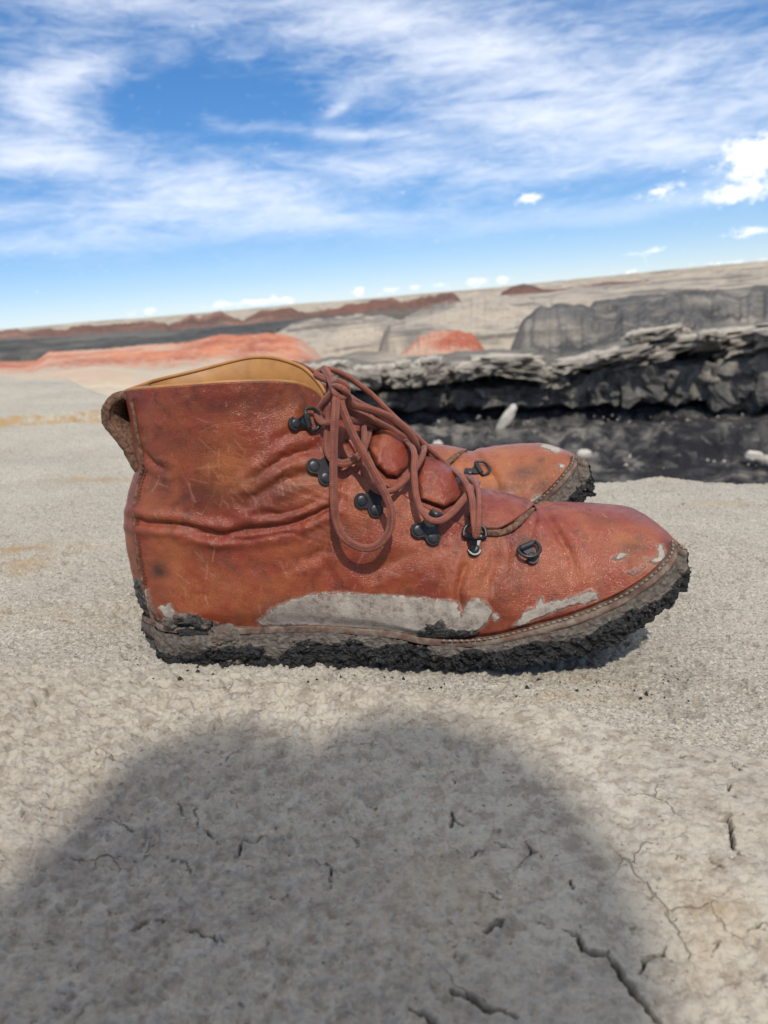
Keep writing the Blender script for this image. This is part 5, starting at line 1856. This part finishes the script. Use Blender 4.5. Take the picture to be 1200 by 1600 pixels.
def build_person():
    J = dict(pelvis=(.26, -1.22, .62, .135), spine=(.24, -1.16, .82, .125), chest=(.20, -1.06, 1.04, .13), neck=(.155, -.93, 1.20, .056), skull=(.133, -.85, 1.27, .062), brow=(.130, -.81, 1.285, .060), face=(.128, -.775, 1.25, .048),
             lsh=(.015, -1.00, 1.08, .072), lel=(-.050, -.83, .93, .062), lwr=(.010, -.70, 1.05, .062), lpa=(.022, -.66, 1.095, .050),
             rsh=(.38, -1.02, 1.04, .075), rel=(.42, -.76, .72, .050), rwr=(.20, -.30, .27, .032), rpa=(.115, -.10, .175, .034),
             lhip=(.17, -1.22, .56, .10), lkn=(.13, -.98, .085, .068), lft=(.17, -1.38, .06, .045), lto=(.18, -1.48, .03, .035),
             rhip=(.36, -1.22, .56, .10), rkn=(.42, -.84, .44, .070), ran=(.46, -.92, .085, .045), rto=(.45, -.78, .035, .035))
    E = [('pelvis', 'spine'), ('spine', 'chest'), ('chest', 'neck'), ('neck', 'skull'), ('skull', 'brow'), ('brow', 'face'), ('chest', 'lsh'), ('lsh', 'lel'), ('lel', 'lwr'), ('lwr', 'lpa'),
         ('chest', 'rsh'), ('rsh', 'rel'), ('rel', 'rwr'), ('rwr', 'rpa'), ('pelvis', 'lhip'), ('lhip', 'lkn'), ('lkn', 'lft'), ('lft', 'lto'), ('pelvis', 'rhip'), ('rhip', 'rkn'), ('rkn', 'ran'), ('ran', 'rto')]
    # left hand spread beside the brow, right hand closed round the phone
    for i, (dx, dy, dz, ln) in enumerate([(.10, .80, .10, .056), (.10, .85, .12, .066), (.12, .85, .12, .070), (.16, .82, .10, .062), (.72, .35, .15, .050)]):
        bx = (.022 + (i - 1.5) * .018 if i < 4 else .055, -.66 + .01, 1.095 + (.020 if i < 4 else .0))
        J['lf%da' % i] = (bx[0] + dx * ln * .4, bx[1] + dy * ln * .4, bx[2] + dz * ln * .4, .011)
        J['lf%db' % i] = (bx[0] + dx * ln, bx[1] + dy * ln * 1.05, bx[2] + dz * ln * .9, .0085)
        E += [('lpa', 'lf%da' % i), ('lf%da' % i, 'lf%db' % i)]
    for i in range(5):
        zz = .125 + i * .021
        if i < 4:
            J['rf%da' % i] = (.062, -.055, zz, .0105)
            J['rf%db' % i] = (.012, -.040, zz + .004, .0085)
        else:
            J['rf%da' % i] = (.062, -.040, .20, .012)
            J['rf%db' % i] = (.046, -.020, .225, .0095)
        E += [('rpa', 'rf%da' % i), ('rf%da' % i, 'rf%db' % i)]
    names = list(J)
    me = bpy.data.meshes.new('person')
    me.from_pydata([J[n][:3] for n in names], [(names.index(a), names.index(b)) for a, b in E], [])
    o = bpy.data.objects.new('person', me)
    COL.objects.link(o)
    sk = o.modifiers.new('skin', 'SKIN')
    if not me.skin_vertices:
        bpy.context.view_layer.objects.active = o
    lay = me.skin_vertices[0].data
    for n, v in zip(names, lay):
        v.radius = (J[n][3], J[n][3])
        v.use_root = n == 'pelvis'
    o.modifiers.new('smooth', 'SUBSURF').levels = 2
    o.modifiers['smooth'].render_levels = 2
    dg = bpy.context.evaluated_depsgraph_get()
    dg.update()
    em = bpy.data.meshes.new_from_object(o.evaluated_get(dg))
    em.name = 'person'
    n = len(em.vertices)
    co = np.empty(n * 3, np.float32)
    em.vertices.foreach_get('co', co)
    co = co.reshape(-1, 3)
    hand = (np.linalg.norm(co - np.array(J['lpa'][:3]), axis=1) < .105) | (np.linalg.norm(co - np.array(J['rpa'][:3]), axis=1) < .085)
    headk = np.linalg.norm(co - np.array(J['brow'][:3]) - [0, -.03, 0], axis=1) < .150
    at = em.attributes.new('cloth', 'FLOAT', 'POINT')
    at.data.foreach_set('value', (~(hand | headk)).astype(np.float32))
    em.polygons.foreach_set('use_smooth', np.ones(len(em.polygons), bool))
    o.modifiers.clear()
    o.data = em
    em.materials.clear()
    em.materials.append(mat_person())
    o.matrix_world = RF
    tag(o, 'crouching person out of the frame whose shadow falls across the near rock', 'person')
    # short hair over the back of the head
    a, b_ = np.meshgrid(np.linspace(0, math.pi * .62, 26), np.linspace(0, 2 * np.pi, 48, endpoint=False), indexing='ij')
    ax = np.stack([np.sin(a) * np.cos(b_), np.sin(a) * np.sin(b_), np.cos(a)], -1)
    rr = 0.074 * (1 + 0.05 * noise(ax[..., 0] * 6, ax[..., 1] * 6, ax[..., 2] * 6, 3))
    V = (ax * rr[..., None] * [0.95, 1.15, 1.0]) @ np.array(Matrix.Rotation(R_(35), 3, 'X')).T + np.array([.131, -.835, 1.290])
    hm, HN = material('dark_hair')
    HN.out(HN.mix(HN.noise(HN.obj(), 300, 4), (0.03, 0.02, 0.014), (0.06, 0.04, 0.028)), 0.6, 0.4)
    link('hair', make_mesh('hair', V.reshape(-1, 3), grid_faces(26, 48, wrap_m=True)), hm, o)
    # the phone whose lens is the camera
    ph = MB()
    out = [(.036 * sx_ + .0 + c_, .076 * sz_ + s_) for sx_, sz_, a0 in ((1, 1, 0), (-1, 1, 90), (-1, -1, 180), (1, -1, 270)) for c_, s_ in [(.006 * math.cos(R_(a0 + t)), .006 * math.sin(R_(a0 + t))) for t in (0, 30, 60, 90)]]
    P = np.array([(x_ + .024, y_, z_ - .055) for y_, k in ((-.012, .97), (-.0115, 1), (-.005, 1), (-.0045, .97)) for x_, z_ in [(q[0] * k, q[1] * k) for q in out]])
    F = [tuple(f) for f in grid_faces(4, 16, wrap_m=True)] + [tuple(range(16)), tuple(range(48, 64))[::-1]]
    ph.add(P, F)
    body = ph.build('phone', M_BLACK, None)
    body.matrix_world = RF @ Matrix.Translation((0, -.004, CAM_H)) @ Matrix.Rotation(-PITCH, 4, 'X')
    tag(body, 'black phone held upright just out of the frame by the crouching person', 'phone')


build_person()


# ------------------------------------------------------------------ loose grit on the rock and crumbs of mud fallen from the soles
def scatter(name, n, mat, label, pick, size, seed):
    r = np.random.default_rng(seed)
    mb = MB()
    xy = np.array([pick(r) for _ in range(n)])
    z = rock_height(xy[:, 0].copy(), xy[:, 1].copy())[0]
    k = 0
    for (x_, y_), z_ in zip(xy, z):
        s_ = size * r.gamma(2.0, .5)
        V = np.array([(1, 0, 0), (-1, 0, 0), (0, 1, 0), (0, -1, 0), (0, 0, 1), (0, 0, -1)]) * s_ * r.uniform(.5, 1.4, (6, 1))
        V = V @ np.array(Matrix.Rotation(r.uniform(0, 6.28), 3, 'Z') @ Matrix.Rotation(r.uniform(-.6, .6), 3, 'X'))
        mb.add(V + [x_, y_, z_ + s_ * .3], [(0, 2, 4), (2, 1, 4), (1, 3, 4), (3, 0, 4), (2, 0, 5), (1, 2, 5), (3, 1, 5), (0, 3, 5)])
    o = mb.build(name, mat, None, False, {'wet': np.ones(mb.n)})
    o.matrix_world = RF
    tag(o, label, name.replace('_', ' '), kind='stuff')


def near_sole(r):
    a = r.integers(0, 619)
    d = abs(r.normal(0, .012)) + .004
    return SOLE[a, 0] + r.normal(0, .006), YC + SOLE[a, 1] - bend(SOLE[a, 0]) - d


scatter('mud_crumbs', 110, M_MUD, 'dark crumbs of mud fallen on the pale rock along the sole', near_sole, .00055, 5)
scatter('grit', 420, M_WHITE, 'loose pale grit lying on the rock around the boots', lambda r: (r.uniform(-.35, .45), r.uniform(.20, .75)), .00055, 6)
